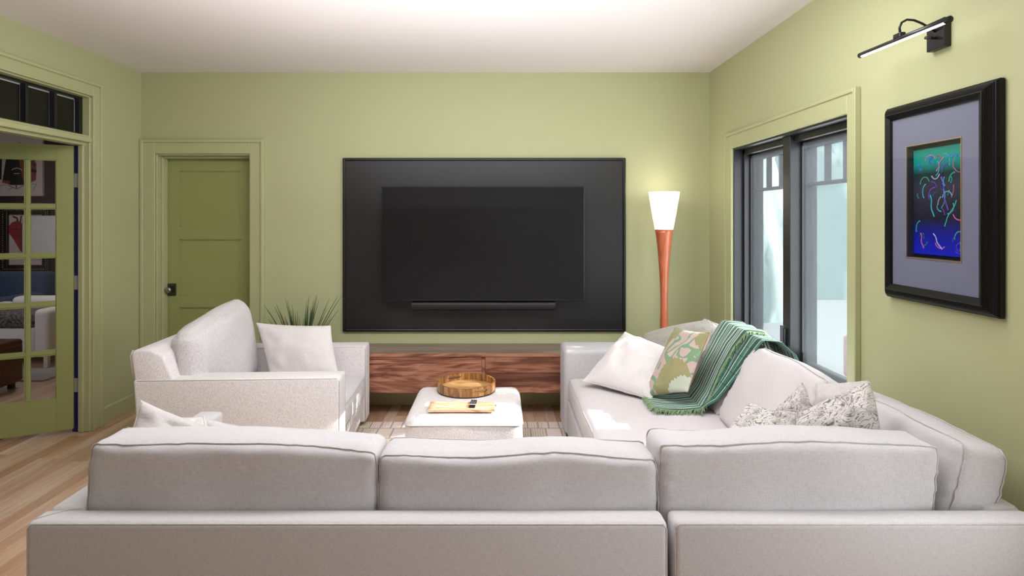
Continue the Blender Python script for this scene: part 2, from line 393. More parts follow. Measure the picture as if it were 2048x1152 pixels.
def pillow(name, mat, corners, T=.14, concave=.06, seed=0, n=30, noise_a=.018, back=None, label=None, cat='pillow', group=None, chop=0, trim=None, ear=.0):
    """knife-edge throw pillow through four 3-D corners TL, TR, BR, BL"""
    TL, TR, BR, BL = [Vector(c) for c in corners]
    nrm = ((TR-TL).cross(BL-TL)+(BR-TR).cross(TR-TL)*-1).normalized()
    nrm = (TR-TL).cross(TL-BL).normalized()
    W = (TR-TL).length; H = (TL-BL).length
    bm = bmesh.new(); uvl = bm.loops.layers.uv.new('UVMap')
    def edge(u, v):
        uu = u*(1-concave*(1-v*v)*u*u); vv = v*(1-concave*(1-u*u)*v*v)
        if chop: vv -= chop*math.exp(-(u*3.2)**2)*max(0, v)**2
        a, b = (uu+1)/2, (vv+1)/2
        return (BL*(1-a)+BR*a)*(1-b)+(TL*(1-a)+TR*a)*b
    def pos(u, v, s):
        p = edge(u, v)
        f = max(0, (1-u**2)*(1-v**2))**.5
        d = T/2*f*(1+.25*mnoise.noise(Vector((u*1.6+seed, v*1.6, s))))
        w_ = (abs(u)**3+abs(v)**3)*.5+.25
        d += noise_a*f**.5*(mnoise.noise(Vector((u*3.0+seed*2, v*3.0, s*3)))*.8+w_*.6*mnoise.noise(Vector((u*9+seed, v*9, s*2))))
        return p+nrm*d*s
    g = [math.sin(PI/2*(-1+2*i/n)) for i in range(n+1)]
    for s in (1, -1):
        V = [[bm.verts.new(pos(a, b, s)) for b in g] for a in g]
        for i in range(n):
            for j in range(n):
                f = bm.faces.new((V[i][j], V[i+1][j], V[i+1][j+1], V[i][j+1]))
                f.material_index = 0 if (s > 0 or not back) else 1
                for lp, (a, b) in zip(f.loops, ((i, j), (i+1, j), (i+1, j+1), (i, j+1))):
                    lp[uvl].uv = ((g[a]+1)/2, (g[b]+1)/2)
    bmesh.ops.remove_doubles(bm, verts=bm.verts, dist=1e-5); bmesh.ops.recalc_face_normals(bm, faces=bm.faces)
    o = obj(name, bm, [mat]+([back] if back else []), None, True)
    tag(o, label, cat, group)
    loop = [(a, -1) for a in g[:-1]]+[(1, b) for b in g[:-1]]+[(a, 1) for a in g[:0:-1]]+[(-1, b) for b in g[:0:-1]]
    loop.append(loop[0])
    obj('seam', tube([edge(a, b) for a, b in loop], .0026, 5), trim or (back or mat), o, True)
    return o

def flat(name, parent, O, ux, uy, shapes, thick=.0015, kind='stuff'):
    """thin coloured shapes on a plane: shapes = [(mat, [(x,y)...]) or (mat, polyline, width)]"""
    ux, uy = Vector(ux), Vector(uy); nn = ux.cross(uy).normalized(); O = Vector(O)
    bm = bmesh.new(); mats = []
    for k, sh in enumerate(shapes):
        m = sh[0]
        if m not in mats: mats.append(m)
        mi = mats.index(m); h = thick*(1+.06*k)
        if len(sh) == 2: polys = [sh[1]]
        else:
            pl, wd = sh[1], sh[2]; polys = []
            for a, b in zip(pl[:-1], pl[1:]):
                d = Vector((b[0]-a[0], b[1]-a[1])); L = d.length or 1; q = Vector((-d.y, d.x))/L*wd/2; e = d/L*wd*.25
                polys.append([(a[0]-e.x-q.x, a[1]-e.y-q.y), (b[0]+e.x-q.x, b[1]+e.y-q.y), (b[0]+e.x+q.x, b[1]+e.y+q.y), (a[0]-e.x+q.x, a[1]-e.y+q.y)])
        for pg in polys:
            vs = [bm.verts.new(O+ux*x+uy*y+nn*h) for x, y in pg]; vb = [bm.verts.new(O+ux*x+uy*y) for x, y in pg]
            try: f = bm.faces.new(vs)
            except ValueError: continue
            f.material_index = mi
            for i in range(len(vs)):
                g = bm.faces.new((vs[i], vb[i], vb[(i+1) % len(vs)], vs[(i+1) % len(vs)])); g.material_index = mi
    o = obj(name, bm, mats, parent)
    if kind: o['kind'] = kind
    return o

# ------------------------------------------------------------------ room shell
RX, LX, BY, CZ = 1.731, -2.963, 4.75, 2.742
WX0, WX1 = LX-.117, LX                                   # left wall slab
OY0, OY1, OZ = 2.70, 4.16, 2.42                          # left door opening
struct(obj('wall_back', boxes([(LX, -2.842, BY, BY+.2, 0, CZ), (-2.059, RX+.2, BY, BY+.2, 0, CZ), (-2.842, -2.059, BY, BY+.2, 2.069, CZ), (-2.9, -2.0, BY+.2, BY+.25, 0, 2.2)]), M['wall']))
WY0, WY1, WZ0, WZ1 = 2.835, 4.254, .58, 2.054            # window opening
struct(obj('wall_right', boxes([(RX, RX+.2, -3, WY0, 0, CZ), (RX, RX+.2, WY1, BY, 0, CZ), (RX, RX+.2, WY0, WY1, 0, WZ0), (RX, RX+.2, WY0, WY1, WZ1, CZ)]), M['wall']))
struct(obj('wall_left', boxes([(WX0, WX1, -3, OY0, 0, CZ), (WX0, WX1, OY1, 7.5, 0, CZ), (WX0, WX1, OY0, OY1, OZ, CZ)]), M['wall']))
struct(obj('wall_rear', boxes([(LX-.1, RX+.2, -3.1, -3, 0, CZ)]), M['ceiling']))
struct(obj('ceiling', boxes([(LX-5.2, RX+.2, -3.1, 7.7, CZ, CZ+.1)]), M['ceiling']))
struct(obj('wall_den_back', boxes([(-8.1, WX1, 7.5, 7.7, 0, CZ)]), M['den']))
struct(obj('wall_den_left', boxes([(-8.2, -8.1, 1.5, 7.7, 0, CZ)]), M['den']))
struct(obj('wall_den_front', boxes([(-8.1, WX0, 1.5, 1.6, 0, CZ)]), M['den']))
# floor: slab, individual planks where they show, joined planks elsewhere
fl = struct(obj('floor', boxes([(-8.2, RX+.1, -3.1, 7.7, -.2, -.012)]), plain('subfloor', (196, 170, 146), .6)))
pw = .0826
def plank_mesh():
    bm = bmesh.new(); h = .0105; b = .0012
    x0, x1 = -pw/2+.0004, pw/2-.0004
    pr = [(x0, 0), (x1, 0), (x1, h-b), (x1-b, h), (x0+b, h), (x0, h-b)]
    a = [bm.verts.new((x, -.5, z)) for x, z in pr]; c = [bm.verts.new((x, .5, z)) for x, z in pr]
    bm.faces.new(a); bm.faces.new(c[::-1])
    for i in range(6): bm.faces.new((a[(i+1) % 6], a[i], c[i], c[(i+1) % 6]))
    bmesh.ops.recalc_face_normals(bm, faces=bm.faces)
    me = bpy.data.meshes.new('plank'); bm.to_mesh(me); bm.free(); me.materials.append(M['plank']); return me
pm = plank_mesh(); cnt = 0
rest = bmesh.new()
x = RX-pw/2+.02; row = 0
while x > -8.1:
    y = 1.9-random.random()*.9 if x > -4.6 else -3
    if x > -4.6: add_box(rest, x-pw/2+.0004, x+pw/2-.0004, -3, y-.001, -.012, -.0015)
    while y < (BY if x > LX else 7.5):
        L = random.uniform(.75, 1.7); yend = min(y+L, BY if x > LX else 7.5)
        vis = (x < -.9 or x > .0) and yend > 2.2 and x > -4.4 and y < 4.8 and cnt < 285
        if x < LX and y > 4.6: vis = False
        if vis or (x > LX and cnt < 285 and y > 3.6):
            o = link('plank', pm, fl); o.location = (x, (y+yend)/2, -.012); o.scale = (1, yend-y-.001, 1); cnt += 1
        else: add_box(rest, x-pw/2+.0004, x+pw/2-.0004, y, yend-.001, -.012, -.0015)
        y = yend
    x -= pw; row += 1
ro = obj('floorboards', rest, M['plank'], fl); ro['kind'] = 'stuff'
# baseboards
def bb(name, bm): return struct(obj(name, bm, M['trimg']))
bb('baseboard_left', prism([(LX, 0), (LX+.016, 0), (LX+.016, .118), (LX+.010, .128), (LX, .128)], 4.25, BY-.001))
bb('baseboard_back', boxes([(-1.944, RX, BY-.016, BY, 0, .12), (-1.944, RX, BY-.010, BY, .12, .128)]))
bb('baseboard_right', boxes([(RX-.016, RX, -3, BY-.016, 0, .12)]))

# ---- casing helper (back wall plane faces -Y): list of boxes
def trim(name, lst, bev=.003):
    bm = bmesh.new()
    for b in lst: add_box(bm, *b, bev=bev, seg=1)
    return struct(obj(name, bm, M['trimg']))
# back door
x0, x1, zt = -2.842, -2.059, 2.069
t1 = trim('trim_1', [(x0-.1, x0, BY-.02, BY, 0, zt+.1), (x1, x1+.1, BY-.02, BY, 0, zt+.1), (x0, x1, BY-.02, BY, zt, zt+.1),
     (x0-.117, x0-.092, BY-.034, BY, 0, zt+.117), (x1+.092, x1+.117, BY-.034, BY, 0, zt+.117), (x0-.092, x1+.092, BY-.034, BY, zt+.092, zt+.117),
     (x0, x0+.012, BY-.004, BY+.2, 0, zt), (x1-.012, x1, BY-.004, BY+.2, 0, zt), (x0+.012, x1-.012, BY-.004, BY+.2, zt-.012, zt),
     (x0+.012, x0+.03, BY+.05, BY+.12, 0, zt-.012), (x1-.03, x1-.012, BY+.05, BY+.12, 0, zt-.012), (x0+.03, x1-.03, BY+.05, BY+.12, zt-.03, zt-.012)])
t1['label'] = 'green painted casing round the closed panel door'
DY = 4.875
d1 = bmesh.new(); lx0, lx1 = x0+.014, x1-.014
pans = [(1.554, 1.943), (.882, 1.362), (.31, .79)]
pans = [(CH-(454-VY)*DY/F, CH-(341-VY)*DY/F), (CH-(591-VY)*DY/F, CH-(478-VY)*DY/F), (.309, CH-(614-VY)*DY/F)]
add_box(d1, lx0, -2.716, DY, DY+.04, .008, zt-.014); add_box(d1, -2.198, lx1, DY, DY+.04, .008, zt-.014)
zz = zt-.014
for a, b in pans: add_box(d1, -2.716, -2.198, DY, DY+.04, b, zz); zz = a
add_box(d1, -2.716, -2.198, DY, DY+.04, .008, zz)
door = struct(obj('door_1', d1, M['doorg']), 'closed green three panel door beside the left corner')
for a, b in pans:
    bm = bmesh.new(); add_box(bm, -2.716, -2.198, DY+.014, DY+.03, a, b)
    for q in ((-2.716, -2.708, a, b), (-2.206, -2.198, a, b), (-2.716, -2.198, a, a+.008), (-2.716, -2.198, b-.008, b)):
        add_box(bm, q[0], q[1], DY+.004, DY+.016, q[2], q[3])
    obj('panel', bm, M['doorg'], door)
kn = P(344, 579, DY)
hp = obj('knob_plate', box(kn.x-.038, kn.x+.038, DY-.012, DY, kn.z-.052, kn.z+.052, bev=.004), M['darksteel'], door)
kb = lathe([(0, -.055), (.018, -.055), (.026, -.048), (.027, -.036), (.02, -.026), (.011, -.02), (.011, 0)], 20)
ko = obj('knob', kb, M['steel'], door, True); ko.matrix_local = Matrix.Translation((kn.x-.004, DY-.01, kn.z)) @ Matrix.Rotation(-PI/2, 4, 'X')
# left french door casing
cy1 = 4.25; zt2 = 2.42
t2 = trim('trim_2', [(LX, LX+.02, OY1, cy1-.015, 0, zt2+.085), (LX, LX+.02, OY0-.085, OY0, 0, zt2+.085), (LX, LX+.02, OY0, OY1, zt2, zt2+.085),
     (LX, LX+.034, cy1-.022, cy1, 0, zt2+.1), (LX, LX+.034, OY0-.1, OY0-.078, 0, zt2+.1), (LX, LX+.034, OY0-.078, cy1-.022, zt2+.078, zt2+.1),
     (LX, LX+.026, OY1-.002, OY1+.012, 0, zt2+.012), (LX, LX+.026, OY0-.012, OY0+.002, 0, zt2+.012), (LX, LX+.026, OY0, OY1, zt2-.002, zt2+.012),
     (-3.04, LX+.004, OY1-.014, OY1, 0, zt2), (-3.04, LX+.004, OY0, OY0+.014, 0, zt2), (-3.04, LX+.004, OY0, OY1, zt2-.012, zt2),
     (-3.03, -2.995, OY1-.034, OY1-.014, 0, 2.07), (-3.03, -2.995, OY0+.014, OY0+.034, 0, 2.07),
     (-3.06, LX+.012, OY0, OY1, 2.085, 2.118), (-3.06, LX-.02, OY0, OY1, 2.062, 2.086), (-3.06, LX-.004, OY0, OY1, 2.118, 2.135)])
t2['label'] = 'green painted casing and transom bar round the double door opening'
struct(obj('trim_3', boxes([(WX0-.004, -3.04, OY1-.014, OY1+.001, 0, 2.07), (WX0-.01, WX0, OY1, OY1+.1, 0, 2.1)]), M['navy']), 'navy painted strip of the door jamb behind the hinges')
# transom window in the left opening
tw = struct(obj('window_2', boxes([(-3.05, -3.01, OY1-.05, OY1-.014, 2.135, 2.408), (-3.05, -3.01, OY0+.014, OY0+.05, 2.135, 2.408), (-3.05, -3.01, OY0+.05, OY1-.05, 2.135, 2.15), (-3.05, -3.01, OY0+.05, OY1-.05, 2.392, 2.408)]), M['black_metal']), 'black framed transom window over the french door')
ys = [OY1-.05]
for px in (110.5, 53, -10): ys.append(3.01*F/(VX-px))
ys.append(OY0+.05)
dk = plain('black_blind', (8, 8, 9), .8, spec=.1)
wedge = emit('daylit_gap', (240, 240, 240), .25)
for k, (a, b) in enumerate(zip(ys[1:], ys[:-1])):
    a2 = a+(.011 if k < 3 else 0); b2 = b-(.011 if 0 < k else 0)
    if k < 3: obj('muntin', box(-3.045, -3.005, a-.011, a+.011, 2.15, 2.392, bev=.003), M['black_metal'], tw)
    obj('pane', box(-3.034, -3.03, a2, b2, 2.15, 2.392), M['glass'], tw)
    obj('blind_panel', box(-3.046, -3.04, a2, b2-.006, 2.15, 2.384), dk, tw)
# daylight leaking round the blind, painted as pale strips at head and side
obj('light_gap_strip', box(-3.046, -3.042, OY0+.05, OY1-.05, 2.384, 2.392), plain('painted_light_gap', (225, 225, 225), .5), tw)
obj('light_gap_strip', box(-3.046, -3.042, OY1-.057, OY1-.05, 2.15, 2.392), plain('painted_light_gap', (225, 225, 225), .5), tw)
# french door leaf
LW = .70; S0 = .1; dz0, dz1 = .03, 2.058
fd = bpy.data.objects.new('door_2', None); C.objects.link(fd); struct(fd, 'open green french door with ten panes in view, swung into the dark room')
fd.location = (-3.055, 4.118, 0); fd.rotation_euler = (0, 0, math.atan2(-.46, -.888))
cols = [(.1, .25), (.275, .425), (.45, .60)]; rows = []
ph = .3146; z = 1.951
for k in range(5): rows.append((z-ph, z)); z -= ph+.03
fb = bmesh.new(); T = .04                                  # local x along leaf; front (camera) face at y=0, body behind: y<0
for b in ((0, .1, 0), (.6, .7, 0)): add_box(fb, b[0], b[1], -T, 0, dz0, dz1, bev=.0015, seg=1)
add_box(fb, .1, .6, -T, 0, 1.951, dz1); add_box(fb, .1, .6, -T, 0, dz0, rows[-1][0])
obj('frame', fb, M['doorg'], fd)
for cx in ((.25, .275), (.425, .45)):
    obj('muntin', box(cx[0], cx[1], -T+.004, -.004, rows[-1][0], 1.951, bev=.004, seg=1), M['doorg'], fd)
for r0, r1 in zip(rows[1:], rows[:-1]):
    obj('muntin', box(.1, .6, -T+.005, -.005, r0[1], r1[0], bev=.004, seg=1), M['doorg'], fd)
bead = bmesh.new()
for c0, c1 in cols:
    for r0, r1 in rows:
        for q in ((c0, c0+.006, r0, r1), (c1-.006, c1, r0, r1), (c0, c1, r0, r0+.006), (c0, c1, r1-.006, r1)): add_box(bead, q[0], q[1], -.017, -.008, q[2], q[3])
        obj('pane', box(c0, c1, -.023, -.019, r0, r1), M['glass'], fd)
obj('glazing_bead', bead, M['doorg'], fd)
for py in (361, 565, 770):
    zc = CH-(py-VY)*4.146/F
    h = obj('hinge', boxes([(-3.082, -3.042, OY1-.0185, OY1-.0145, zc-.05, zc+.05)]), plain('hinge_steel', (176, 174, 172), .4, .2))
    h.name = 'hinge'; h.parent = fd; h.matrix_parent_inverse = fd.matrix_basis.inverted()
    h2 = obj('hinge_barrel', tube([(-3.082, OY1-.022, zc-.052), (-3.082, OY1-.022, zc+.052)], .006, 10), M['steel']); h2.parent = h

# ------------------------------------------------------------------ window in the right wall
trim_w = trim('trim_4', [(RX-.022, RX, WY0-.064, WY0, .48, WZ1+.105), (RX-.022, RX, WY1, WY1+.10, .48, WZ1+.105), (RX-.022, RX, WY0, WY1, WZ1, WZ1+.105),
    (RX-.03, RX, WY0-.078, WY0-.056, .48, WZ1+.117), (RX-.03, RX, WY1+.095, WY1+.118, .48, WZ1+.117), (RX-.03, RX, WY0-.056, WY1+.095, WZ1+.095, WZ1+.117),
    (RX-.022, RX, WY0, WY1, .49, WZ0)])
trim_w['label'] = 'green painted casing round the black window'
wm = [(RX-.005, RX+.2, WY0, WY0+.012, WZ0, WZ1), (RX-.005, RX+.2, WY1-.012, WY1, WZ0, WZ1), (RX-.005, RX+.2, WY0, WY1, WZ1-.012, WZ1), (RX-.02, RX+.2, WY0, WY1, WZ0-.005, WZ0+.012),
      (RX+.06, RX+.2, WY0+.012, WY0+.04, WZ0, WZ1), (RX+.06, RX+.2, WY1-.04, WY1-.012, WZ0, WZ1), (RX+.06, RX+.2, WY0, WY1, WZ1-.05, WZ1-.012), (RX+.06, RX+.2, WY0, WY1, WZ0+.012, WZ0+.05),
      (RX+.035, RX+.2, 3.50, 3.59, WZ0+.012, WZ1-.012)]
bw = bmesh.new()
for b in wm: add_box(bw, *b, bev=.002, seg=1)
win = struct(obj('window_1', bw, M['winblack']), 'black double casement window with mesh screens')
for (a, b) in ((2.875, 3.50), (3.59, 4.214)):
    sb = bmesh.new(); sx0, sx1 = 1.845, 1.885; z0, z1 = WZ0+.05, WZ1-.05; st = .045
    for q in ((a, a+st, z0, z1), (b-st, b, z0, z1), (a+st, b-st, z0, z0+st), (a+st, b-st, z1-st, z1)): add_box(sb, sx0, sx1, q[0], q[1], q[2], q[3], bev=.004, seg=1)
    sash = obj('sash', sb, M['winblack'], win)
    zm = 1.742
    obj('muntin', box(1.852, 1.885, a+st, b-st, zm-.011, zm+.011, bev=.002, seg=1), M['winblack'], sash)
    for t in (1/3, 2/3):
        yy = a+st+(b-a-2*st)*t
        obj('muntin', box(1.852, 1.885, yy-.010, yy+.010, zm+.011, z1-st, bev=.002, seg=1), M['winblack'], sash)
    obj('pane', box(1.866, 1.870, a+st, b-st, z0+st, z1-st), M['glass'], sash)
    sc = obj('insect_screen', box(1.8355, 1.8365, a+.012, b-.012, z0+.012, z1-.012), M['mesh'], win)
    sf = boxes([(1.83, 1.842, a+.004, a+.016, z0, z1), (1.83, 1.842, b-.016, b-.004, z0, z1), (1.83, 1.842, a, b, z0, z0+.012), (1.83, 1.842, a, b, z1-.012, z1)])
    obj('screen_frame', sf, M['black_metal'], win)
for (yy, zc) in ((3.545, .80),):
    obj('window_latch', boxes([(1.745, 1.766, yy-.012, yy+.012, zc-.05, zc+.06), (1.73, 1.748, yy-.006, yy+.006, zc-.02, zc+.08)]), M['black_metal'], win)

# ------------------------------------------------------------------ outside
struct(obj('ground', box(RX+.25, 40, -20, 60, -.6, -.4), plain('pale_paving', (120, 126, 126), .9)))
hedge = bmesh.new()
def blob(bm, c, r, sub=3, amp=.25, fr=1.6):
    v0 = bmesh.ops.create_icosphere(bm, subdivisions=sub, radius=1)['verts']
    for v in v0:
        d = v.co.normalized(); k = 1+amp*mnoise.noise(d*fr+Vector(c))+amp*.4*mnoise.noise(d*fr*4+Vector(c))
        v.co = Vector((c[0]+d.x*r[0]*k, c[1]+d.y*r[1]*k, c[2]+d.z*r[2]*k))
hm = paint('pale_hedge_leaf', (150, 170, 165), .9, .6, 30)
for i, (cx, cy, r, rz_) in enumerate(((4.68, 11.6, 1.22, 3.8), (8.5, 14.6, 2.2, 4.6))):
    bm = bmesh.new(); blob(bm, (cx, cy, -.4), (r, 1.0, rz_), 5, .14, 2.2)
    bmesh.ops.bisect_plane(bm, geom=list(bm.verts)+list(bm.edges)+list(bm.faces), plane_co=(0, 0, -.4), plane_no=(0, 0, -1), clear_outer=True)
    tag(obj('shrub', bm, hm, None, True), ['tall rounded pale green shrub outside, seen through the far window sash', 'broad pale green shrub outside, seen through the near window sash'][i], 'shrub')
# garden chair with a pink cushion, seen low in the near sash
gc = P(1686, 742, 5.2); g = thing('garden_chair', 'pink cushioned garden chair outside, low in the near window sash', 'chair', (gc.x+.32, gc.y, -.4))
pk = plain('pink_cloth', (206, 150, 160), .8)
obj('backrest', box(-.3, .3, -.05, .05, .5, .62+gc.z-.2+.4-.1, bev=.03), pk, g); obj('seat', box(-.3, .3, -.55, -.05, .4, .5, bev=.03), pk, g)
for sx in (-.28, .28):
    for sy in (-.5, .02): obj('leg', box(sx-.02, sx+.02, sy-.02, sy+.02, 0, .4), M['winblack'], g)
# tree whose crown shades the far sash from the low sun
tr = thing('garden_tree', 'leafy garden tree outside that shades part of the window', 'tree', (5.6, 4.5, -.4))
tr['kind'] = 'structure'; del tr['category']
obj('trunk', tube([(0, .25, 0), (.03, .2, 1.4), (0, 0, 2.4), (.1, 0, 4.0)], [.11, .09, .07, .03], 10), plain('bark', (90, 76, 64), .9, bump=.5), tr, True)
lb = bmesh.new(); rl = random.Random(3)
for k in range(12000):
    yy = rl.uniform(-.98, 1.3); zz = rl.uniform(1.6, 5.0); xx = rl.uniform(-.6, .6)
    if yy < -.62 and rl.random() < .55: continue
    c = Vector((xx, yy, zz)); a = Vector((rl.uniform(-1, 1), rl.uniform(-1, 1), rl.uniform(-1, 1))).normalized(); b = a.orthogonal().normalized()
    s = rl.uniform(.05, .085)
    lb.faces.new([lb.verts.new(c+a*s), lb.verts.new(c+b*s*.5), lb.verts.new(c-a*s), lb.verts.new(c-b*s*.5)])
lo = obj('leaves', lb, paint('tree_leaf', (120, 150, 90), .7), tr); lo['kind'] = 'stuff'

# ------------------------------------------------------------------ black TV panel, TV, soundbar
pn = thing('wall_panel', 'large black lacquered panel with a raised rim behind the television', 'panel', ((968.5-VX)*BY/F, BY, 1.2))
a, b = P(686, 663, 4.735), P(1251, 316, 4.735); ox = pn.location.x
X0, X1, Z0, Z1 = a.x-ox, b.x-ox, a.z-1.2, b.z-1.2
obj('board', box(X0+.01, X1-.01, -.016, 0, Z0+.01, Z1-.01), M['black'], pn)
rm = bmesh.new(); rt = .022
for q in ((X0, X0+rt, Z0, Z1), (X1-rt, X1, Z0, Z1), (X0+rt, X1-rt, Z0, Z0+rt), (X0+rt, X1-rt, Z1-rt, Z1)): add_box(rm, q[0], q[1], -.03, 0, q[2], q[3], bev=.006, seg=2)
obj('rim', rm, M['black_metal'], pn, False)
TY = 4.625; a, b = P(763, 602, TY), P(1169, 372.5, TY)
tv = thing('television', 'large flat black television mounted on the black panel, switched off', 'television', ((a.x+b.x)/2, TY, a.z))
hw = (b.x-a.x)/2; hh = b.z-a.z
obj('housing', box(-hw, hw, 0, .03, 0, hh, bev=.003), M['black_metal'], tv)
obj('screen', box(-hw+.008, hw-.008, -.002, .001, .014, hh-.008), plain('tv_screen', (30, 30, 31), .2, spec=.25), tv)
obj('back_shell', box(-hw*.6, hw*.6, .03, .06, .1, hh*.7, bev=.01), M['black_metal'], tv)
obj('wall_bracket', box(-.2, .2, .06, BY-.016-TY, .25, .6), M['black_metal'], tv)
SY = 4.62; a, b = P(823, 622, SY), P(1111, 604, SY)
sbt = thing('soundbar', 'long black soundbar mounted just under the television', 'soundbar', ((a.x+b.x)/2, SY, a.z))
hw = (b.x-a.x)/2; h = b.z-a.z
bm = bmesh.new(); pr = []
for k in range(24):
    t = 2*PI*k/24; c_, s_ = math.cos(t), math.sin(t)
    pr.append((.05*math.copysign(abs(c_)**.6, c_), h/2*math.copysign(abs(s_)**.6, s_)))
va = [bm.verts.new((-hw, .05+p, h/2+q)) for p, q in pr]; vb = [bm.verts.new((hw, .05+p, h/2+q)) for p, q in pr]
bm.faces.new(va); bm.faces.new(vb[::-1])
for i in range(24): bm.faces.new((va[(i+1) % 24], va[i], vb[i], vb[(i+1) % 24]))
bmesh.ops.recalc_face_normals(bm, faces=bm.faces)
obj('body', bm, plain('speaker_cloth', (26, 26, 27), .5, bump=.3), sbt)
obj('trim_line', box(-hw-.001, hw+.001, -.002, .02, h*.36, h*.42), M['black_metal'], sbt)
for sx in (-.3, .24): obj('wall_bracket', box(sx, sx+.06, .095, BY-.016-SY, .01, h-.01), M['black_metal'], sbt)

# ------------------------------------------------------------------ floating walnut console
cn = thing('media_console', 'low floating walnut media console under the television', 'console', (-.126, 4.75, .2))
cw = 1.05; cd = .35; chh = .305
obj('body', boxes([(-cw, cw, -cd+.02, -.002, 0, .018), (-cw, -cw+.02, -cd+.02, -.002, .018, chh-.025), (cw-.02, cw, -cd+.02, -.002, .018, chh-.025), (-.012, .012, -cd+.006, -.002, .018, chh-.025), (-cw, cw, -.02, -.002, .018, chh-.025)]), M['walnut'], cn)
obj('top', box(-cw-.004, cw+.004, -cd-.002, -.001, chh-.024, chh, bev=.002, seg=1), M['walnut_top'], cn)
obj('front_edge', box(-cw-.004, cw+.004, -cd-.004, -cd-.0015, chh-.026, chh-.001), M['walnut'], cn)
for (xa, xb, bands) in ((-cw+.004, -.014, (0, .085, .165, .225, .252, chh-.03)), (.014, cw-.004, (0, .06, .155, .235, chh-.03))):
    dr = obj('door', box(xa, xb, -cd+.008, -cd+.02, .002, chh-.03), M['walnut'], cn)
    for z0, z1 in zip(bands[:-1], bands[1:]):
        o = obj('board', box(-(xb-xa)/2, (xb-xa)/2, -.008, 0, 0, z1-z0-.0008, bev=.0006, seg=1), M['walnut'], dr)
        o.location = ((xa+xb)/2, -cd+.008, z0+.002)

# ------------------------------------------------------------------ floor lamp
lc = P(1328, 436, 4.52); lm = thing('floor_lamp', 'tall floor lamp with a flared copper-brown wooden stem and lit white shade', 'lamp', (lc.x, 4.52, 0))
s = 4.52/F; zz = lambda py: CH-(py-VY)*s
prof = [(0, 0), (.15, 0), (.15, .02), (.05, .03), (.034, .06), (.031, .35)]
obj('base', lathe([(0, 0), (.15, 0), (.155, .008), (.15, .022), (.05, .03), (0, .03)], 40), M['cherry'], lm, True)
st = [(9.5, 760), (8.5, 690), (8.0, 650), (7.3, 625), (7.3, 600), (8.0, 570), (9.2, 545), (11.5, 515), (14, 487), (16.5, 468), (18, 459)]
obj('stem', lathe([(0, .03), (.05, .03)]+[(r*s, zz(y)) for r, y in st]+[(0, zz(459))], 36), M['cherry'], lm, True)
obj('lamp_shade', lathe([(17.8*s, zz(459)), (24*s, zz(425)), (30.6*s, zz(384)), (29.8*s, zz(384)), (17*s, zz(458)), (0, zz(457.5))], 40), M['shade_glass'], lm, True)
bl = bpy.data.lights.new('lamp_bulb', 'POINT'); bl.energy = 1.3; bl.color = (1, .9, .8); bl.shadow_soft_size = .05
bo = bpy.data.objects.new('lamp_bulb', bl); C.objects.link(bo); bo.location = (lc.x, 4.52, zz(380)+.02)

# ------------------------------------------------------------------ grass plant behind the armchair
pc = P(602, 650, 4.56); pt = thing('potted_grass', 'spiky green grass plant behind the armchair, below the panel corner', 'plant', (pc.x, 4.57, 0))
obj('pot', lathe([(0, 0), (.10, 0), (.135, .3), (.14, .34), (.125, .34), (.12, .31), (0, .31)], 32), plain('grey_pot', (150, 146, 142), .7), pt, True)
rp = random.Random(11)
for k in range(44):
    a = rp.uniform(0, 2*PI); ln = rp.uniform(.44, .63); lean = rp.uniform(.02, .30); c_, s_ = math.cos(a)*1.0, math.sin(a)*.5
    if s_ > 0: s_ *= .4
    pts = [(c_*.04+c_*lean*t**1.5, s_*.04+s_*lean*t**1.5, .3+ln*t) for t in (0, .3, .6, .85, 1)]
    obj('blade', tube(pts, [.005, .005, .004, .0028, .0008], 4), M['blade'], pt, True)

# ------------------------------------------------------------------ area rug
bm = bmesh.new(); add_box(bm, -1.30, .47, 2.66, 4.315, 0, .011, bev=.003, seg=1); uvl = bm.loops.layers.uv.new('UVMap')
for f in bm.faces:
    for lp in f.loops: lp[uvl].uv = (lp.vert.co.x, lp.vert.co.y)
tag(obj('area_rug', bm, M['rug']), 'pale rug with cream and pink brick shapes under the ottoman', 'rug')

# ------------------------------------------------------------------ ottoman with tray, board, remote
ot = thing('ottoman', 'pale tweed ottoman in the middle of the rug', 'ottoman', (-.208, 3.57, .011))
def soft_block(x0, x1, y0, y1, z0, z1, bev, seg, puff, name, mat, par, cuts=8):
    bm = bmesh.new(); add_box(bm, x0, x1, y0, y1, z0, z1)
    bmesh.ops.subdivide_edges(bm, edges=bm.edges, cuts=cuts, use_grid_fill=True)
    cx, cy, cz = (x0+x1)/2, (y0+y1)/2, (z0+z1)/2; hx, hy, hz = (x1-x0)/2, (y1-y0)/2, (z1-z0)/2
    for v in bm.verts:
        u = Vector(((v.co.x-cx)/hx, (v.co.y-cy)/hy, (v.co.z-cz)/hz)); h = (hx, hy, hz)
        p = Vector((u.x*hx, u.y*hy, u.z*hz)); q = Vector([max(-h[i]+bev, min(h[i]-bev, p[i])) for i in range(3)]); d = p-q
        nout = d.normalized() if d.length > 1e-6 else Vector()
        if d.length > bev: p = q+nout*bev
        f = [(1-u.x**2), (1-u.y**2), (1-u.z**2)]
        p.x += puff*u.x**3*f[1]*f[2]; p.y += puff*u.y**3*f[0]*f[2]; p.z += (puff*1.1*f[0]*f[1] if u.z > .98 else 0)
        p += Vector((mnoise.noise(v.co*6), mnoise.noise(v.co*6+Vector((5, 5, 5))), mnoise.noise(v.co*6+Vector((9, 1, 4)))))*puff*.18
        v.co = p+Vector((cx, cy, cz))
    bmesh.ops.recalc_face_normals(bm, faces=bm.faces)
    return obj(name, bm, mat, par, True)
soft_block(-.335, .335, -.32, .32, .05, .395, .045, 4, .009, 'body', M['chair'], ot, 24)
bp = bmesh.new(); zr = .355
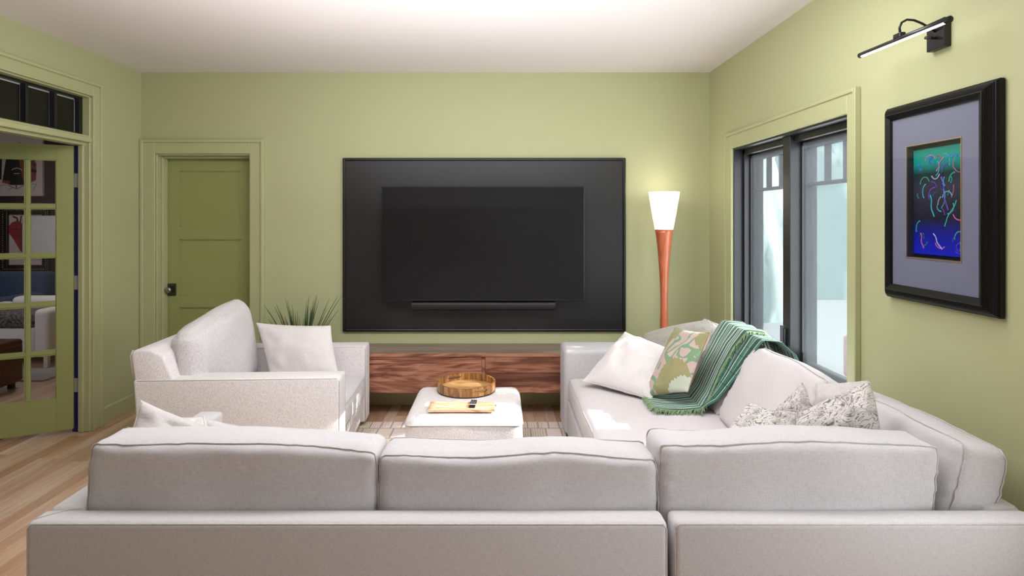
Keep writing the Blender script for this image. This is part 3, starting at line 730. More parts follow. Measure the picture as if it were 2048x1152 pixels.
rc = [(sx*(.335-.04)+.043*math.cos(t), sy*(.32-.04)+.043*math.sin(t)) for sx, sy, t0 in ((1, 1, 0), (-1, 1, PI/2), (-1, -1, PI), (1, -1, 1.5*PI)) for t in [t0+PI/2*i/6 for i in range(7)]]
rc.append(rc[0]); add_tube(bp, [(x, y, zr) for x, y in rc], .003, 6); obj('piping', bp, M['piping'], ot, True)
for sx in (-.26, .26):
    for sy in (-.25, .25): obj('leg', box(sx-.025, sx+.025, sy-.025, sy+.025, 0, .06), M['winblack'], ot)
OTZ = .414
ty = 3.765; tray = thing('round_tray', 'round acacia wood tray with cut-out handles on the ottoman', 'tray', (P(933, 0, ty).x, ty, OTZ+.006))
R_, Ri, H_ = .19, .178, .056
obj('tray_base', lathe([(0, 0), (Ri, 0), (Ri, .012), (0, .012)], 48), M['acacia_base'], tray)
obj('bottom_band', lathe([(R_-.004, -.002), (R_+.001, -.002), (R_+.001, .003), (R_-.004, .003)], 64), M['black_metal'], tray)
NS = 24
for k in range(NS):
    bm = bmesh.new(); a0 = 2*PI*k/NS; a1 = 2*PI*(k+1)/NS-.004
    for part in (0, 1):
        secs = []
        for i in range(7):
            th = a0+(a1-a0)*i/6
            hh = 0
            for c0 in (math.radians(-58), math.radians(122)):
                d = (th-c0+PI) % (2*PI)-PI
                if abs(d) < .27: hh = max(hh, .0125*math.sqrt(max(0, 1-(d/.27)**2)))
            zc = .034; lo, hi = ((0, zc-hh) if part == 0 else (zc+hh, H_))
            secs.append([bm.verts.new((r*math.cos(th), r*math.sin(th), z)) for r, z in ((Ri, lo), (R_, lo), (R_, hi), (Ri, hi))])
        for i in range(6):
            for q in range(4): bm.faces.new((secs[i][q], secs[i][(q+1) % 4], secs[i+1][(q+1) % 4], secs[i+1][q]))
        bm.faces.new(secs[0][::-1]); bm.faces.new(secs[-1])
    bmesh.ops.recalc_face_normals(bm, faces=bm.faces)
    obj('stave', bm, M['acacia'], tray)
by = 3.385; sbd = thing('serving_board', 'rectangular pale wood board in front of the round tray', 'board', (P(924, 0, by).x, by, OTZ+.006))
obj('board', box(-.195, .195, -.07, .07, 0, .018, bev=.004), M['boardwood'], sbd)
obj('leather_tab', box(.178, .2, .02, .04, .003, .012, bev=.002), M['winblack'], sbd)
rmx = P(946, 0, by+.01).x; rem = thing('remote_control', 'small black remote control with a pale band lying on the wooden board', 'remote', (rmx, by+.01, OTZ+.0245), -.06)
obj('body', box(-.0185, .0185, -.062, .062, 0, .010, bev=.004), M['black_metal'], rem)
obj('band', box(-.0188, .0188, -.035, -.022, .002, .0105), plain('pale_band', (190, 190, 190), .4), rem)
for i in range(3):
    for j in range(4): obj('button', lathe([(0, .0102), (.0026, .0102), (.0026, .0115), (0, .0115)], 8, ((i-1)*.010, -.010+j*.015)), plain('button_grey', (150, 150, 150), .5), rem)

# ------------------------------------------------------------------ armchair
ch = thing('armchair', 'wide pale tweed armchair with boxy arms facing the window', 'armchair', (-.945, 3.389, 0), .0475)
def arm(y0, y1, name='arm'):
    o = obj(name, prism([(-1.148, .04), (0, .04), (0, .60), (-1.188, .60)], y0, y1, .018, 3), M['chair'], ch, True)
    bp = bmesh.new()
    for yy in (y0, y1): add_tube(bp, [(-1.165, yy+(.004 if yy == y0 else -.004), .592), (-.02, yy+(.004 if yy == y0 else -.004), .592), (-.004, yy+(.006 if yy == y0 else -.006), .575), (-.004, yy+(.006 if yy == y0 else -.006), .05)], .003, 6)
    obj('piping', bp, M['piping'], o, True); return o
arm(0, .165); arm(.825, .99)
obj('back', prism([(-1.15, .04), (-.96, .04), (-.965, .60), (-1.02, .74), (-1.10, .775), (-1.19, .77), (-1.205, .74), (-1.17, .5)], .008, .982, .014, 2), M['chair'], ch, True)
obj('piping', tube([(-1.19, .01, .615), (-1.204, .01, .74), (-1.19, .012, .772)], .003, 6), M['piping'], ch, True)
obj('base', box(-.98, -.03, .165, .825, .05, .225, bev=.01), M['chair'], ch, True)
for x_ in (-1.05, -.1):
    for y_ in (.04, .90): obj('leg', box(x_, x_+.05, y_, y_+.05, .0125 if x_ > -.4 else 0, .06), M['winblack'], ch)
box_cushion('seat_cushion', M['chair_c'], ch, (-.49, .495, .315), (1, 0, 0), (0, 1, 0), (0, 0, 1), .98, .65, .16, .02, .03, 3)
box_cushion('back_cushion', M['chair_c'], ch, (-.905, .455, .655), (0, 1, 0), (-.16, 0, 1), (1, 0, .16), .70, .48, .17, .05, .075, 5, noise_a=.014, wr=.012, pipe=False,
            warp=lambda x, y, z: (-.02*max(0, -x)*max(0, -y)*0, .055*(x+.4)*max(0, y)-.01+.05*max(0, -x-.4)*max(0, -y), .03*math.sin(x*2)))
pillow('throw_pillow', M['white_linen'], [P(513, 646, 4.12), P(661, 652, 4.02), P(682, 765, 3.86), P(545, 775, 3.93)], .17, .05, 4, label='white linen pillow on the armchair against its far arm')

# ------------------------------------------------------------------ sectional sofa: near unit (seen from behind)
FZ = .66; FY = 1.659; SZ = .45
def frame_part(name, bm, par, mat=None): return obj(name, bm, mat or M['sofa'], par, True)
def sbox(x0, x1, y0, y1, z0, z1, b=.018): return box(x0, x1, y0, y1, z0, z1, bev=b, seg=3)
s1 = thing('sofa_section', 'grey linen sofa section in the foreground, seen from behind, with left arm', 'sofa', (-.44, FY, 0))
ox = -.44
def L1(x): return x-ox
bf = frame_part('back_frame', sbox(L1(-1.372), L1(.486), 0, .085, .05, FZ), s1)
obj('piping', tube([(L1(-1.366), .004, .06), (L1(-1.366), .004, FZ-.02), (L1(-1.355), .004, FZ-.006), (L1(.47), .004, FZ-.006), (L1(.482), .006, FZ-.02), (L1(.482), .006, .06)], .0028, 6), M['piping'], bf, True)
la = frame_part('arm', prism([(L1(-1.372), .05), (L1(-1.262), .05), (L1(-1.262), FZ), (L1(-1.372), FZ)], .0855, .97, .018, 3), s1)
obj('piping', tube([(L1(-1.358), .02, FZ), (L1(-1.33), .05, FZ+.001), (L1(-1.30), .075, FZ+.001), (L1(-1.268), .085, FZ)], .0022, 6), M['piping'], la, True)
frame_part('base', sbox(L1(-1.262), L1(.486), .085, .95, .08, .28), s1)
for k in range(2):
    cx = L1(-1.262+.437+.874*k)
    box_cushion('seat_cushion', M['sofa2'], s1, (cx, .53, .365), (1, 0, 0), (0, 1, 0), (0, 0, 1), .87, .86, .165, .015, .03, 10+k, n=14)
for sx in (-1.3, .42):
    for yy in (.05, .88): obj('leg', box(L1(sx)-.025, L1(sx)+.025, yy, yy+.05, 0, .09), M['winblack'], s1)
box_cushion('back_cushion', M['sofa'], s1, (L1(-.8225), .185, .630), (1, 0, 0), (0, .03, 1), (0, -1, .03), .893, .39, .17, .022, .03, 21, n=34, wr=.009,
            warp=lambda x, y, z: (0, (.012*math.sin((x+1)*1.3)-.028*(x+.4)*.5)*max(0, y)+.012*max(0, y), 0))
box_cushion('back_cushion', M['sofa'], s1, (L1(.056), .185, .616), (1, 0, 0), (0, .03, 1), (0, -1, .03), .862, .38, .17, .022, .03, 22, n=34, wr=.009,
            warp=lambda x, y, z: (0, .006*math.sin(x*5)*max(0, y), 0))
# ------------------------------------------------------------------ sectional sofa: corner and window run
s2 = thing('sofa_section', 'long grey linen corner sofa section running along the window wall', 'sofa', (1.03, FY, 0)); o2 = 1.03
def A2(x): return x-o2
YB = 4.27-FY
b2 = frame_part('back_frame', sbox(A2(.503), A2(1.585), 0, .085, .05, FZ), s2)
obj('piping', tube([(A2(.507), .006, .06), (A2(.507), .006, FZ-.02), (A2(.52), .004, FZ-.006), (A2(1.58), .004, FZ-.006)], .0028, 6), M['piping'], b2, True)
frame_part('back_frame', sbox(A2(1.475), A2(1.587), .088, YB, .05, FZ), s2)
frame_part('base', sbox(A2(.503), A2(1.475), .088, 1.0, .08, .28), s2)
frame_part('base', sbox(A2(.462), A2(1.475), 1.002, YB-.30, .04, .28), s2)
fa = frame_part('arm', sbox(A2(.445), A2(1.475), YB-.30, YB, .04, .625, .03), s2)
def seat2(cx, cy, w_, h_, seed): return box_cushion('seat_cushion', M['sofa2'], s2, (A2(cx), cy-FY, .365), (1, 0, 0), (0, 1, 0), (0, 0, 1), w_, h_, .165, .012, .035, seed, n=18)
seat2(.985, 2.21, .95, .88, 31)
seat2(.97, 3.31, 1.0, 1.30, 32)
for x_, y_ in ((.53, .04), (1.53, .04), (1.53, YB-.1), (.5, YB-.1)): obj('leg', box(A2(x_)-.025, A2(x_)+.025, y_, y_+.05, 0, .09), M['winblack'], s2)
box_cushion('back_cushion', M['sofa'], s2, (A2(.912), .185, .638), (1, 0, 0), (0, .03, 1), (0, -1, .03), .850, .395, .17, .022, .03, 41, n=34, wr=.009,
            warp=lambda x, y, z: (.022*x*y if x > 0 else 0, .008*math.sin(x*4+1)*max(0, y)+.008*max(0, y), 0))
def lean(seed, xt, zt_, xb, zb, ya, yb, T=.16, bulge=.035, wr=.008, tilt=0, mat=None):
    top = Vector((xt, 0, zt_)); bot = Vector((xb, 0, zb)); up = (top-bot); H = up.length; up.normalize(); az = Vector((-up.z, 0, up.x))   # face normal (-X side)
    O = (top+bot)/2-az*(T/2); O.y = (ya+yb)/2; O -= Vector((o2, FY, 0))
    return box_cushion('back_cushion', mat or M['sofa'], s2, O, (0, 1, tilt), up, az, yb-ya, H, T, bulge, .03, seed, n=30, wr=wr, noise_a=.010)
lean(51, 1.435, .845, 1.345, .46, 1.775, 2.40, .15, .03)
lean(52, 1.375, .862, 1.175, .455, 2.42, 3.13, .20, .045, .016, mat=M['sofa2'])
lean(53, 1.385, .862, 1.185, .455, 3.15, 3.93, .19, .03, mat=M['sofa2'])

# ------------------------------------------------------------------ throw pillows
WL = M['white_linen']
pillow('throw_pillow', WL, [P(1250, 664, 3.90), P(1345, 700, 3.62), P(1303, 800, 3.38), P(1165, 762, 3.68)], .17, .04, 7, label='white linen pillow leaning on the far arm of the window sofa')
pillow('throw_pillow', M['boucle'], [P(1290, 668, 3.93), P(1418, 640, 3.72), P(1436, 700, 3.55), P(1296, 760, 3.80)], .17, -.10, 9, label='grey boucle pillow in the far corner of the window sofa')
pillow('throw_pillow', M['scroll'], [P(1350, 655, 3.62), P(1420, 666, 3.28), P(1376, 784, 3.18), P(1286, 796, 3.45)], .12, .05, 12, back=M['oliveside'], label='green and pink scroll patterned pillow on the window sofa')
SK = M['sketch']
pillow('throw_pillow', SK, [P(1497, 806, 2.46), P(1592, 826, 2.36), P(1600, 930, 2.18), P(1420, 900, 2.40)], .13, .05, 15, back=M['grey_linen'], chop=.12, label='grey sketched floral pillow at front left of the floral group, with a pointed ear')
pillow('throw_pillow', SK, [P(1540, 838, 2.55), P(1604, 765, 2.50), P(1660, 860, 2.36), P(1570, 920, 2.42)], .14, .05, 18, back=M['grey_linen'], label='middle floral pillow showing its plain grey underside and beaded trim')
pillow('throw_pillow', SK, [P(1600, 828, 2.10), P(1738, 764, 2.04), P(1762, 900, 1.98), P(1580, 925, 2.06)], .16, -.06, 22, back=M['grey_linen'], label='large grey sketched floral pillow nearest the picture wall')
pillow('throw_pillow', M['grey_linen'], [P(1632, 768, 2.42), P(1735, 762, 2.25), P(1745, 880, 2.15), P(1640, 880, 2.30)], .15, .04, 25, label='plain grey pillow behind the large floral pillow')
pillow('throw_pillow', M['grey_linen'], [P(281, 801, 2.08), P(408, 852, 2.24), P(420, 960, 2.18), P(240, 930, 1.98)], .16, .05, 30, label='grey linen pillow at the left end of the foreground sofa')
pillow('throw_pillow', WL, [P(364, 836, 2.34), P(407, 833, 2.30), P(425, 960, 2.22), P(350, 960, 2.26)], .12, .02, 33, label='small smooth white pillow between two grey pillows on the foreground sofa')
pillow('throw_pillow', M['grey_linen'], [P(405, 834, 2.40), P(475, 852, 2.44), P(540, 960, 2.36), P(415, 960, 2.32)], .14, .04, 36, noise_a=.02, label='wrinkled grey pillow, rightmost of the three at the left sofa end')

# ------------------------------------------------------------------ striped throw
def strip(name, mat, parent, path, ycs, wid, off, rip=.006, N=70, Mw=34, seed=0):
    def interp(tab, t):
        k = t*(len(tab)-1); i = min(int(k), len(tab)-2); f = k-i; f = f*f*(3-2*f)*.5+f*.5
        a, b = tab[i], tab[i+1]
        return tuple(p*(1-f)+q*f for p, q in zip(a, b)) if isinstance(a, tuple) else a*(1-f)+b*f
    bm = bmesh.new(); uvl = bm.loops.layers.uv.new('UVMap'); V = []; UV = []
    for i in range(N+1):
        t = i/N; x, z = interp(path, t); x2, z2 = interp(path, min(1, t+.01)); x1_, z1_ = interp(path, max(0, t-.01))
        tx, tz = x2-x1_, z2-z1_; L = math.hypot(tx, tz) or 1; nx, nz = tz/L, -tx/L
        if nz < 0: nx, nz = -nx, -nz
        yc = interp(ycs, t); w_ = interp(wid, t); r = []; ru = []
        for j in range(Mw+1):
            u = -1+2*j/Mw
            h = off+rip*(1+math.sin(u*9+t*4+seed))*(.5+.5*math.sin(t*5+seed))+rip*.8*(1+mnoise.noise(Vector((u*2.5+seed, t*6, seed))))
            r.append(bm.verts.new((x+nx*h, yc+u*w_/2, z+nz*h))); ru.append((u*.24, t*1.3))
        V.append(r); UV.append(ru)
    for i in range(N):
        for j in range(Mw):
            f = bm.faces.new((V[i][j], V[i+1][j], V[i+1][j+1], V[i][j+1]))
            for lp, (a, b) in zip(f.loops, ((i, j), (i+1, j), (i+1, j+1), (i, j+1))): lp[uvl].uv = UV[a][b]
    edge0 = [r[0].co.copy() for r in V]; end = [v.co.copy() for v in V[-1]]
    bmesh.ops.recalc_face_normals(bm, faces=bm.faces)
    o = obj(name, bm, mat, parent, True)
    sm = o.modifiers.new('thickness', 'SOLIDIFY'); sm.thickness = .004; sm.offset = 0
    return o, edge0, end
tpath = [(1.57, .74), (1.54, .82), (1.47, .88), (1.39, .885), (1.34, .80), (1.27, .67), (1.19, .54), (1.12, .475), (1.02, .462), (.94, .46), (.87, .46)]
tw_ = thing('throw_blanket', 'green and white striped fringed throw draped over the window sofa', 'blanket')
A_, e0, en = strip('striped_cloth', M['throw'], tw_, tpath, [3.38, 3.38, 3.38, 3.40, 3.42, 3.42, 3.38, 3.34, 3.35, 3.36, 3.38], [.34, .36, .36, .36, .34, .32, .32, .34, .34, .34, .34], .012, seed=1)
B_, _, _ = strip('folded_layer', M['throw_dark'], tw_, tpath[:8], [3.15, 3.15, 3.15, 3.15, 3.16, 3.17, 3.18, 3.2], [.30, .30, .28, .26, .22, .16, .10, .05], .003, seed=4, N=50)
fb = bmesh.new(); rf = random.Random(5)
def strand(p, d, L):
    a = p; b = p+d*L*.5+Vector((0, 0, .002)); c = p+d*L+Vector((rf.uniform(-.006, .006), rf.uniform(-.004, .004), -.006))
    add_tube(fb, [a, b, c], [.0022, .002, .0009], 4, False)
for i in range(len(e0)-1):
    for k in range(5):
        p = e0[i].lerp(e0[i+1], k/5); tdir = (e0[i+1]-e0[i]).normalized()
        strand(p, (Vector((-.25, -1, -.25))+tdir*rf.uniform(.0, .9)+Vector((0, 0, rf.uniform(-.2, .3)))).normalized(), rf.uniform(.035, .06))
for i in range(len(en)-1):
    for k in range(4): strand(en[i].lerp(en[i+1], k/4), Vector((-1, rf.uniform(-.4, .4), -.12)).normalized(), rf.uniform(.025, .04))
fo = obj('fringe', fb, plain('green_fringe', (140, 166, 124), .9), tw_, True); fo['kind'] = 'stuff'

# ------------------------------------------------------------------ framed picture on the right wall
FYa, FYb, Fz0, Fz1 = 1.966, 2.543, 1.195, 2.02
pic = thing('framed_picture', 'black ribbed frame with grey mat and a small blue and teal painting', 'picture', (RX, (FYa+FYb)/2, (Fz0+Fz1)/2))
hw, hh = (FYb-FYa)/2, (Fz1-Fz0)/2
# local: x outward into room is negative; y along wall; z up.  frame profile: (inset from outer edge, height off wall)
pf = [(0, .004), (0, .020)]
for k in range(7):
    t0 = k/7; pf += [(.002+.034*t0, .020+.034*t0**.7), (.002+.034*(t0+.09), .020+.034*(t0+.09)**.7-.0025)]
pf += [(.037, .054), (.040, .055), (.058, .046), (.062, .040), (.062, .018)]
rings = []; bm = bmesh.new()
for ins, ht in pf: rings.append([bm.verts.new((-ht, sy*(hw-ins), sz*(hh-ins))) for sy, sz in ((-1, -1), (1, -1), (1, 1), (-1, 1))])
for i in range(len(rings)-1):
    for k in range(4): bm.faces.new((rings[i][k], rings[i][(k+1) % 4], rings[i+1][(k+1) % 4], rings[i+1][k]))
bmesh.ops.recalc_face_normals(bm, faces=bm.faces)
obj('frame', bm, plain('frame_black', (10, 10, 11), .34, spec=.3), pic)
cyp, czp = pic.location.y, pic.location.z
oy0, oy1, oz0, oz1 = 2.114-cyp, 2.395-cyp, 1.379-czp, 1.835-czp
mx = -.036
fw_, fh_ = hw-.061, hh-.061
obj('mat_board', boxes([(mx, mx+.003, -fw_, oy0, -fh_, fh_), (mx, mx+.003, oy1, fw_, -fh_, fh_), (mx, mx+.003, oy0, oy1, -fh_, oz0), (mx, mx+.003, oy0, oy1, oz1, fh_)]), M['mat'], pic)
e = .004; gb = bmesh.new()
for q in ((oy0-e, oy0, oz0-e, oz1+e), (oy1, oy1+e, oz0-e, oz1+e), (oy0, oy1, oz0-e, oz0), (oy0, oy1, oz1, oz1+e)): add_box(gb, mx-.002, mx+.001, *q)
obj('gold_fillet', gb, plain('gold_fillet', (190, 160, 120), .4, .6), pic)
rb = boxes([(mx+.003, -.006, oy0-.003, oy0, oz0, oz1), (mx+.003, -.006, oy1, oy1+.003, oz0, oz1), (mx+.003, -.006, oy0, oy1, oz0-.003, oz0), (mx+.003, -.006, oy0, oy1, oz1, oz1+.003)])
obj('recess', rb, plain('recess_grey', (58, 60, 70), .6), pic)
obj('backing', box(-.006, -.004, -fw_, fw_, -fh_, fh_), M['black_metal'], pic)
bm = bmesh.new(); uvl = bm.loops.layers.uv.new('UVMap')
ay0, ay1, az0, az1 = oy0+.004, oy1-.002, oz0+.014, oz1-.016
vs = [bm.verts.new(c) for c in ((-.010, ay1, az0), (-.010, ay0, az0), (-.010, ay0, az1), (-.010, ay1, az1))]
vb_ = [bm.verts.new((-.006, v.co.y, v.co.z)) for v in vs]
f = bm.faces.new(vs)
for lp, uv in zip(f.loops, ((0, 0), (1, 0), (1, 1), (0, 1))): lp[uvl].uv = uv
for i in range(4): bm.faces.new((vs[i], vb_[i], vb_[(i+1) % 4], vs[(i+1) % 4]))
art = obj('painting', bm, M['art'], pic)
cols_ = [plain('stroke_%s' % n_, c_, .4) for n_, c_ in (('blue', (70, 120, 230)), ('violet', (120, 80, 210)), ('aqua', (70, 200, 220)), ('rose', (210, 110, 170)), ('teal', (60, 190, 150)), ('pale', (190, 190, 235)))]
aw, ah = ay1-ay0, az1-az0
rs = random.Random(21); shp = []
def arc(cx, cy, r, t0, t1, sq=1.0, n=8): return [(cx*aw+r*aw*math.cos(t0+(t1-t0)*i/n), cy*ah+r*aw*sq*math.sin(t0+(t1-t0)*i/n)) for i in range(n+1)]
for k in range(46):
    cx, cy = rs.uniform(.1, .9), rs.uniform(.08, .92)
    if .28 < cy < .34: continue
    r = rs.uniform(.05, .12); t0 = rs.uniform(0, 6.28); t1 = t0+rs.choice((-1, 1))*rs.uniform(.8, 2.6)
    pts = [(min(.97*aw, max(.03*aw, x)), min(.98*ah, max(.02*ah, y))) for x, y in arc(cx, cy, r, t0, t1, rs.uniform(.8, 1.7))]
    shp.append((cols_[rs.randrange(6)], pts, rs.uniform(.0025, .005)))
for (xa, ya, xb, yb, ci) in ((.55, .72, .66, .42, 1), (.34, .56, .40, .36, 2), (.82, .5, .6, .27, 4), (.40, .20, .55, .06, 5), (.46, .78, .58, .9, 3), (.3, .93, .4, .85, 0), (.38, .93, .31, .86, 0), (.10, .86, .15, .80, 0), (.15, .2, .2, .06, 3)):
    pts = [(aw*(xa+(xb-xa)*i/6+.015*math.sin(i*1.3)), ah*(ya+(yb-ya)*i/6)) for i in range(7)]
    shp.append((cols_[ci], pts, .004))
shp.append((cols_[0], [(aw*(.64+.035*i), ah*(.90+.012*(-1)**i)) for i in range(8)], .0025))
flat('brushwork', art, (-.010, ay1, az0), (0, -1, 0), (0, 0, 1), shp, .0004)
obj('glazing', box(mx-.006, mx-.004, -fw_, fw_, -fh_, fh_), M['glass'], pic)

# ------------------------------------------------------------------ picture light
pl = thing('picture_light', 'black arched picture light with a lit bar above the framed picture', 'light', (RX, 2.25, 2.25))
q = lambda x, y, z: (x-RX, y-2.25, z-2.25)
obj('wall_box', box(1.703-RX, -.0005, 2.205-2.25, 2.297-2.25, 2.200-2.25, 2.312-2.25, bev=.002, seg=1), M['black_metal'], pl)
xr = 1.565; ya, yb = 1.998, 2.50
rod = obj('bar', tube([q(xr, ya, 2.232), q(xr, yb, 2.246)], .0115, 20), M['black_metal'], pl, True)
dn = Vector((-.55, 0, -.83)).normalized(); sd = Vector((-dn.z, 0, dn.x))
bm = bmesh.new()
for s_, w_ in ((0, 1),):
    vs = []
    for yy, zc in ((ya+.02, 2.2325), (yb-.02, 2.2455)):
        for t_ in (-1, 1):
            for hgt in (.0085, .0128): vs.append(bm.verts.new(Vector(q(xr, yy, zc))+dn*hgt+sd*.0042*t_))
    v = vs; bm.faces.new((v[1], v[3], v[7], v[5])); bm.faces.new((v[0], v[1], v[5], v[4])); bm.faces.new((v[2], v[6], v[7], v[3])); bm.faces.new((v[0], v[2], v[3], v[1])); bm.faces.new((v[4], v[5], v[7], v[6]))
obj('light_strip', bm, M['led'], pl)
obj('clamp', box(xr-.012-RX, xr+.012-RX, 2.232-2.25, 2.275-2.25, 2.243-2.25, 2.264-2.25, bev=.004), M['black_metal'], pl)
ap = [(1.566, 2.262), (1.563, 2.285), (1.572, 2.305), (1.592, 2.316), (1.62, 2.314), (1.65, 2.302), (1.68, 2.285), (1.704, 2.270)]
obj('arm', tube([q(x, 2.25, z) for x, z in ap], .0045, 10), M['black_metal'], pl, True)
obj('pivot', tube([q(1.664, 2.25, 2.245), q(1.703, 2.25, 2.245)], .006, 12), M['darksteel'], pl, True)

# ------------------------------------------------------------------ the room behind the french door
DYW = 7.5
ink = plain('print_ink', (22, 20, 24), .7); brick = plain('print_brick_red', (134, 60, 46), .7); paper = plain('print_paper', (206, 190, 186), .7); whit = plain('canvas_white', (224, 224, 226), .7)
def D(px, py, Y=DYW): return P(px, py, Y)
a, b = D(-70, 392, 7.47), D(85, 262, 7.47)
pr1 = thing('art_print', 'pale poster of a dark brick corner building, upper pane of the french door', 'picture', ((a.x+b.x)/2, DYW, a.z))
w2, h2 = (b.x-a.x)/2, b.z-a.z
obj('paper', box(-w2, w2, -.03, 0, 0, h2), paper, pr1)
def px2(pxs): return [((x-7.5)*7.47/F, (392-y)*7.47/F) for x, y in pxs]
sh = [(ink, px2([(5, 362), (12, 318), (14, 290), (40, 285), (60, 305), (48, 370), (20, 370)])), (brick, px2([(5, 360), (20, 362), (20, 369), (4, 365)])), (brick, px2([(36, 310), (62, 305), (73, 328), (72, 360), (60, 366), (46, 360)])),
      (ink, px2([(60, 336), (73, 340), (73, 346), (60, 344)])), (ink, px2([(62, 322), (66, 324), (66, 330), (62, 329)])), (ink, px2([(67, 325), (70, 327), (70, 333), (67, 332)])),
      (ink, px2([(0, 318), (4, 318), (3, 360), (-1, 358)])), (ink, px2([(-6, 320), (-3, 320), (-4, 340), (-7, 340)])),
      (ink, px2([(15, 370), (33, 378), (50, 370)]), .006), (ink, px2([(0, 372), (12, 368)]), .004), (ink, px2([(60, 368), (73, 368), (66, 382)]), .004), (ink, px2([(33, 370), (33, 376)]), .012), (ink, px2([(15, 380), (26, 375)]), .004)]
sh += [(whit, px2([(24+i*2.6, 339-4*math.sin(PI*(i+.5)/8)), (25.2+i*2.6, 339-4*math.sin(PI*(i+.5)/8)), (25.2+i*2.6, 341.4-4*math.sin(PI*(i+.5)/8)), (24+i*2.6, 341.4-4*math.sin(PI*(i+.5)/8))])) for i in range(8)]
sh += [(whit, px2([(28, 346.6), (39, 346.6), (39, 347.6), (28, 347.6)]))]
flat('drawing', pr1, (0, -.0301, 0), (1, 0, 0), (0, 0, 1), sh, .001)
a, b = D(1, 543, 7.45), D(96, 416, 7.45)
fp = thing('framed_print', 'beaded dark frame with a red strawberry-like fruit drawing, seen through the french door', 'picture', ((a.x+b.x)/2, DYW, a.z))
w2, h2 = (b.x-a.x)/2, b.z-a.z; ft = .085
bm = bmesh.new()
for qq in ((-w2, -w2+ft, 0, h2), (w2-ft, w2, 0, h2), (-w2+ft, w2-ft, 0, ft), (-w2+ft, w2-ft, h2-ft, h2)): add_box(bm, qq[0], qq[1], -.05, 0, qq[2], qq[3], bev=.01, seg=2)
fr = obj('frame', bm, plain('dark_carved_wood', (40, 26, 22), .4), fp)
bdm = bmesh.new()
def beadrow(x0, z0, x1, z1):
    n = int(math.hypot(x1-x0, z1-z0)/.028)
    for i in range(n+1):
        t = i/n; v = bmesh.ops.create_icosphere(bdm, subdivisions=1, radius=.009)['verts']
        for k in v: k.co += Vector((x0+(x1-x0)*t, -.052, z0+(z1-z0)*t))
m1 = ft*.35
for aa in ((-w2+m1, m1, w2-m1, m1), (-w2+m1, h2-m1, w2-m1, h2-m1), (-w2+m1, m1, -w2+m1, h2-m1), (w2-m1, m1, w2-m1, h2-m1)): beadrow(*aa)
bo_ = obj('beading', bdm, plain('pale_gilt', (170, 150, 120), .35, .5), fr, True); bo_['kind'] = 'stuff'
obj('paper', box(-w2+ft, w2-ft, -.02, 0, ft, h2-ft), paper, fp)
pq = lambda pts: [((x-48.5)*7.45/F, (543-y)*7.45/F) for x, y in pts]
red = plain('fruit_red', (150, 50, 52), .7); dred = plain('fruit_dark_red', (96, 30, 36), .7)
fruit = [(13, 462), (14, 452), (20, 445), (28, 442), (36, 444), (43, 449), (46, 460), (46, 485), (44, 502), (40, 505), (36, 501), (30, 490), (22, 477), (15, 468)]
flat('drawing', fp, (0, -.0201, 0), (1, 0, 0), (0, 0, 1), [(red, pq(fruit)), (dred, pq([(18, 458), (28, 460), (44, 458)]), .01), (dred, pq([(28, 448), (32, 470), (40, 495)]), .008), (dred, pq([(32, 444), (30, 436), (22, 433)]), .02), (dred, pq([(36, 446), (39, 432)]), .016), (dred, pq([(20, 470), (34, 474), (45, 470)]), .006)], .001)
a, b = D(45, 508, 7.4), D(114, 431, 7.4)
cv = tag(obj('white_canvas', box(a.x, b.x, 7.40, 7.435, a.z, b.z, bev=.002, seg=1), whit), 'blank white canvas overlapping the beaded frame on the dark wall', 'canvas')
obj('edge_lip', boxes([(a.x, b.x, 7.396, 7.40, b.z-.01, b.z), (a.x, a.x+.01, 7.396, 7.40, a.z, b.z-.01)]), plain('canvas_edge', (200, 200, 200), .6), cv)
obj('wall_hook', box(b.x-.06, b.x-.03, 7.435, 7.5, b.z-.08, b.z-.05), M['winblack'], cv)
ds = thing('den_sofa', 'dark blue sofa along the back of the room behind the french door', 'sofa', (-6.66, 7.02, 0))
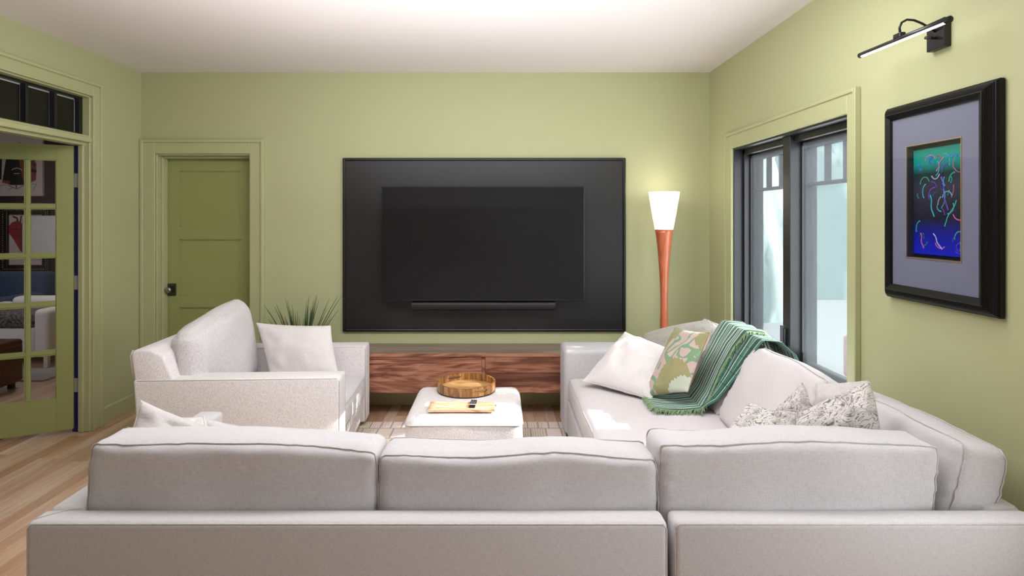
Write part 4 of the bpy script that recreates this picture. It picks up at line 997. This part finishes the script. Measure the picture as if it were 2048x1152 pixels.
obj('base', box(-1.1, 1.0, -.45, .3, .1, .40, bev=.04), M['blue_fabric'], ds, True); obj('backrest', box(-1.1, 1.0, .12, .40, .35, .86, bev=.07, seg=3), M['blue_fabric'], ds, True)
for sx in (-1.1, .8): obj('arm', box(sx, sx+.2, -.45, .3, .1, .62, bev=.05), M['blue_fabric'], ds, True)
for sx in (-1.0, .9):
    for sy in (-.4, .2): obj('leg', box(sx-.03, sx+.03, sy, sy+.05, 0, .1), M['winblack'], ds)
ac = thing('den_armchair', 'cream armchair with a dark fur cover, low behind the french door panes', 'armchair', (-5.10, 6.22, 0), 0)
obj('seat', box(-.38, .30, -.3, .3, .12, .42, bev=.05), M['white_linen'], ac, True)
obj('arm', box(.30, .46, -.32, .32, .1, .60, bev=.05, seg=3), M['white_linen'], ac, True); obj('arm', box(-.54, -.38, -.32, .32, .1, .60, bev=.05, seg=3), M['white_linen'], ac, True)
obj('backrest', box(-.38, .30, .2, .38, .3, .66, bev=.06, seg=3), M['white_linen'], ac, True)
obj('fur_cover', box(-.37, .29, -.33, .19, .40, .56, bev=.06, seg=3), M['fur'], ac, True)
for sx in (-.48, .40):
    for sy in (-.3, .25): obj('leg', box(sx, sx+.04, sy, sy+.04, 0, .12), plain('pale_leg', (210, 200, 190), .5), ac)
lo_ = thing('leather_ottoman', 'reddish brown leather ottoman low behind the left column of door panes', 'ottoman', (-4.72, 5.05, 0))
obj('body', box(-.4, .36, -.25, .22, .05, .40, bev=.03, seg=3), M['leather'], lo_, True); obj('top_cushion', box(-.4, .36, -.25, .22, .36, .44, bev=.03, seg=3), M['leather'], lo_, True)
for sx in (-.35, .3):
    for sy in (-.2, .15): obj('leg', box(sx-.02, sx+.02, sy-.02, sy+.02, 0, .06), M['winblack'], lo_)
bm = box(-6.2, -4.3, 5.42, 5.86, -.0015, .012, bev=.003, seg=1)
tag(obj('den_rug', bm, fabric('grey_rug', (150, 146, 144), .3)), 'grey rug on the floor of the dark room beyond the door', 'rug')
tag(obj('bright_rug', box(-4.6, -3.47, 3.1, 4.09, -.0015, .008, bev=.002, seg=1), M['bright']), 'small multicoloured rug edge poking out under the open french door', 'rug')
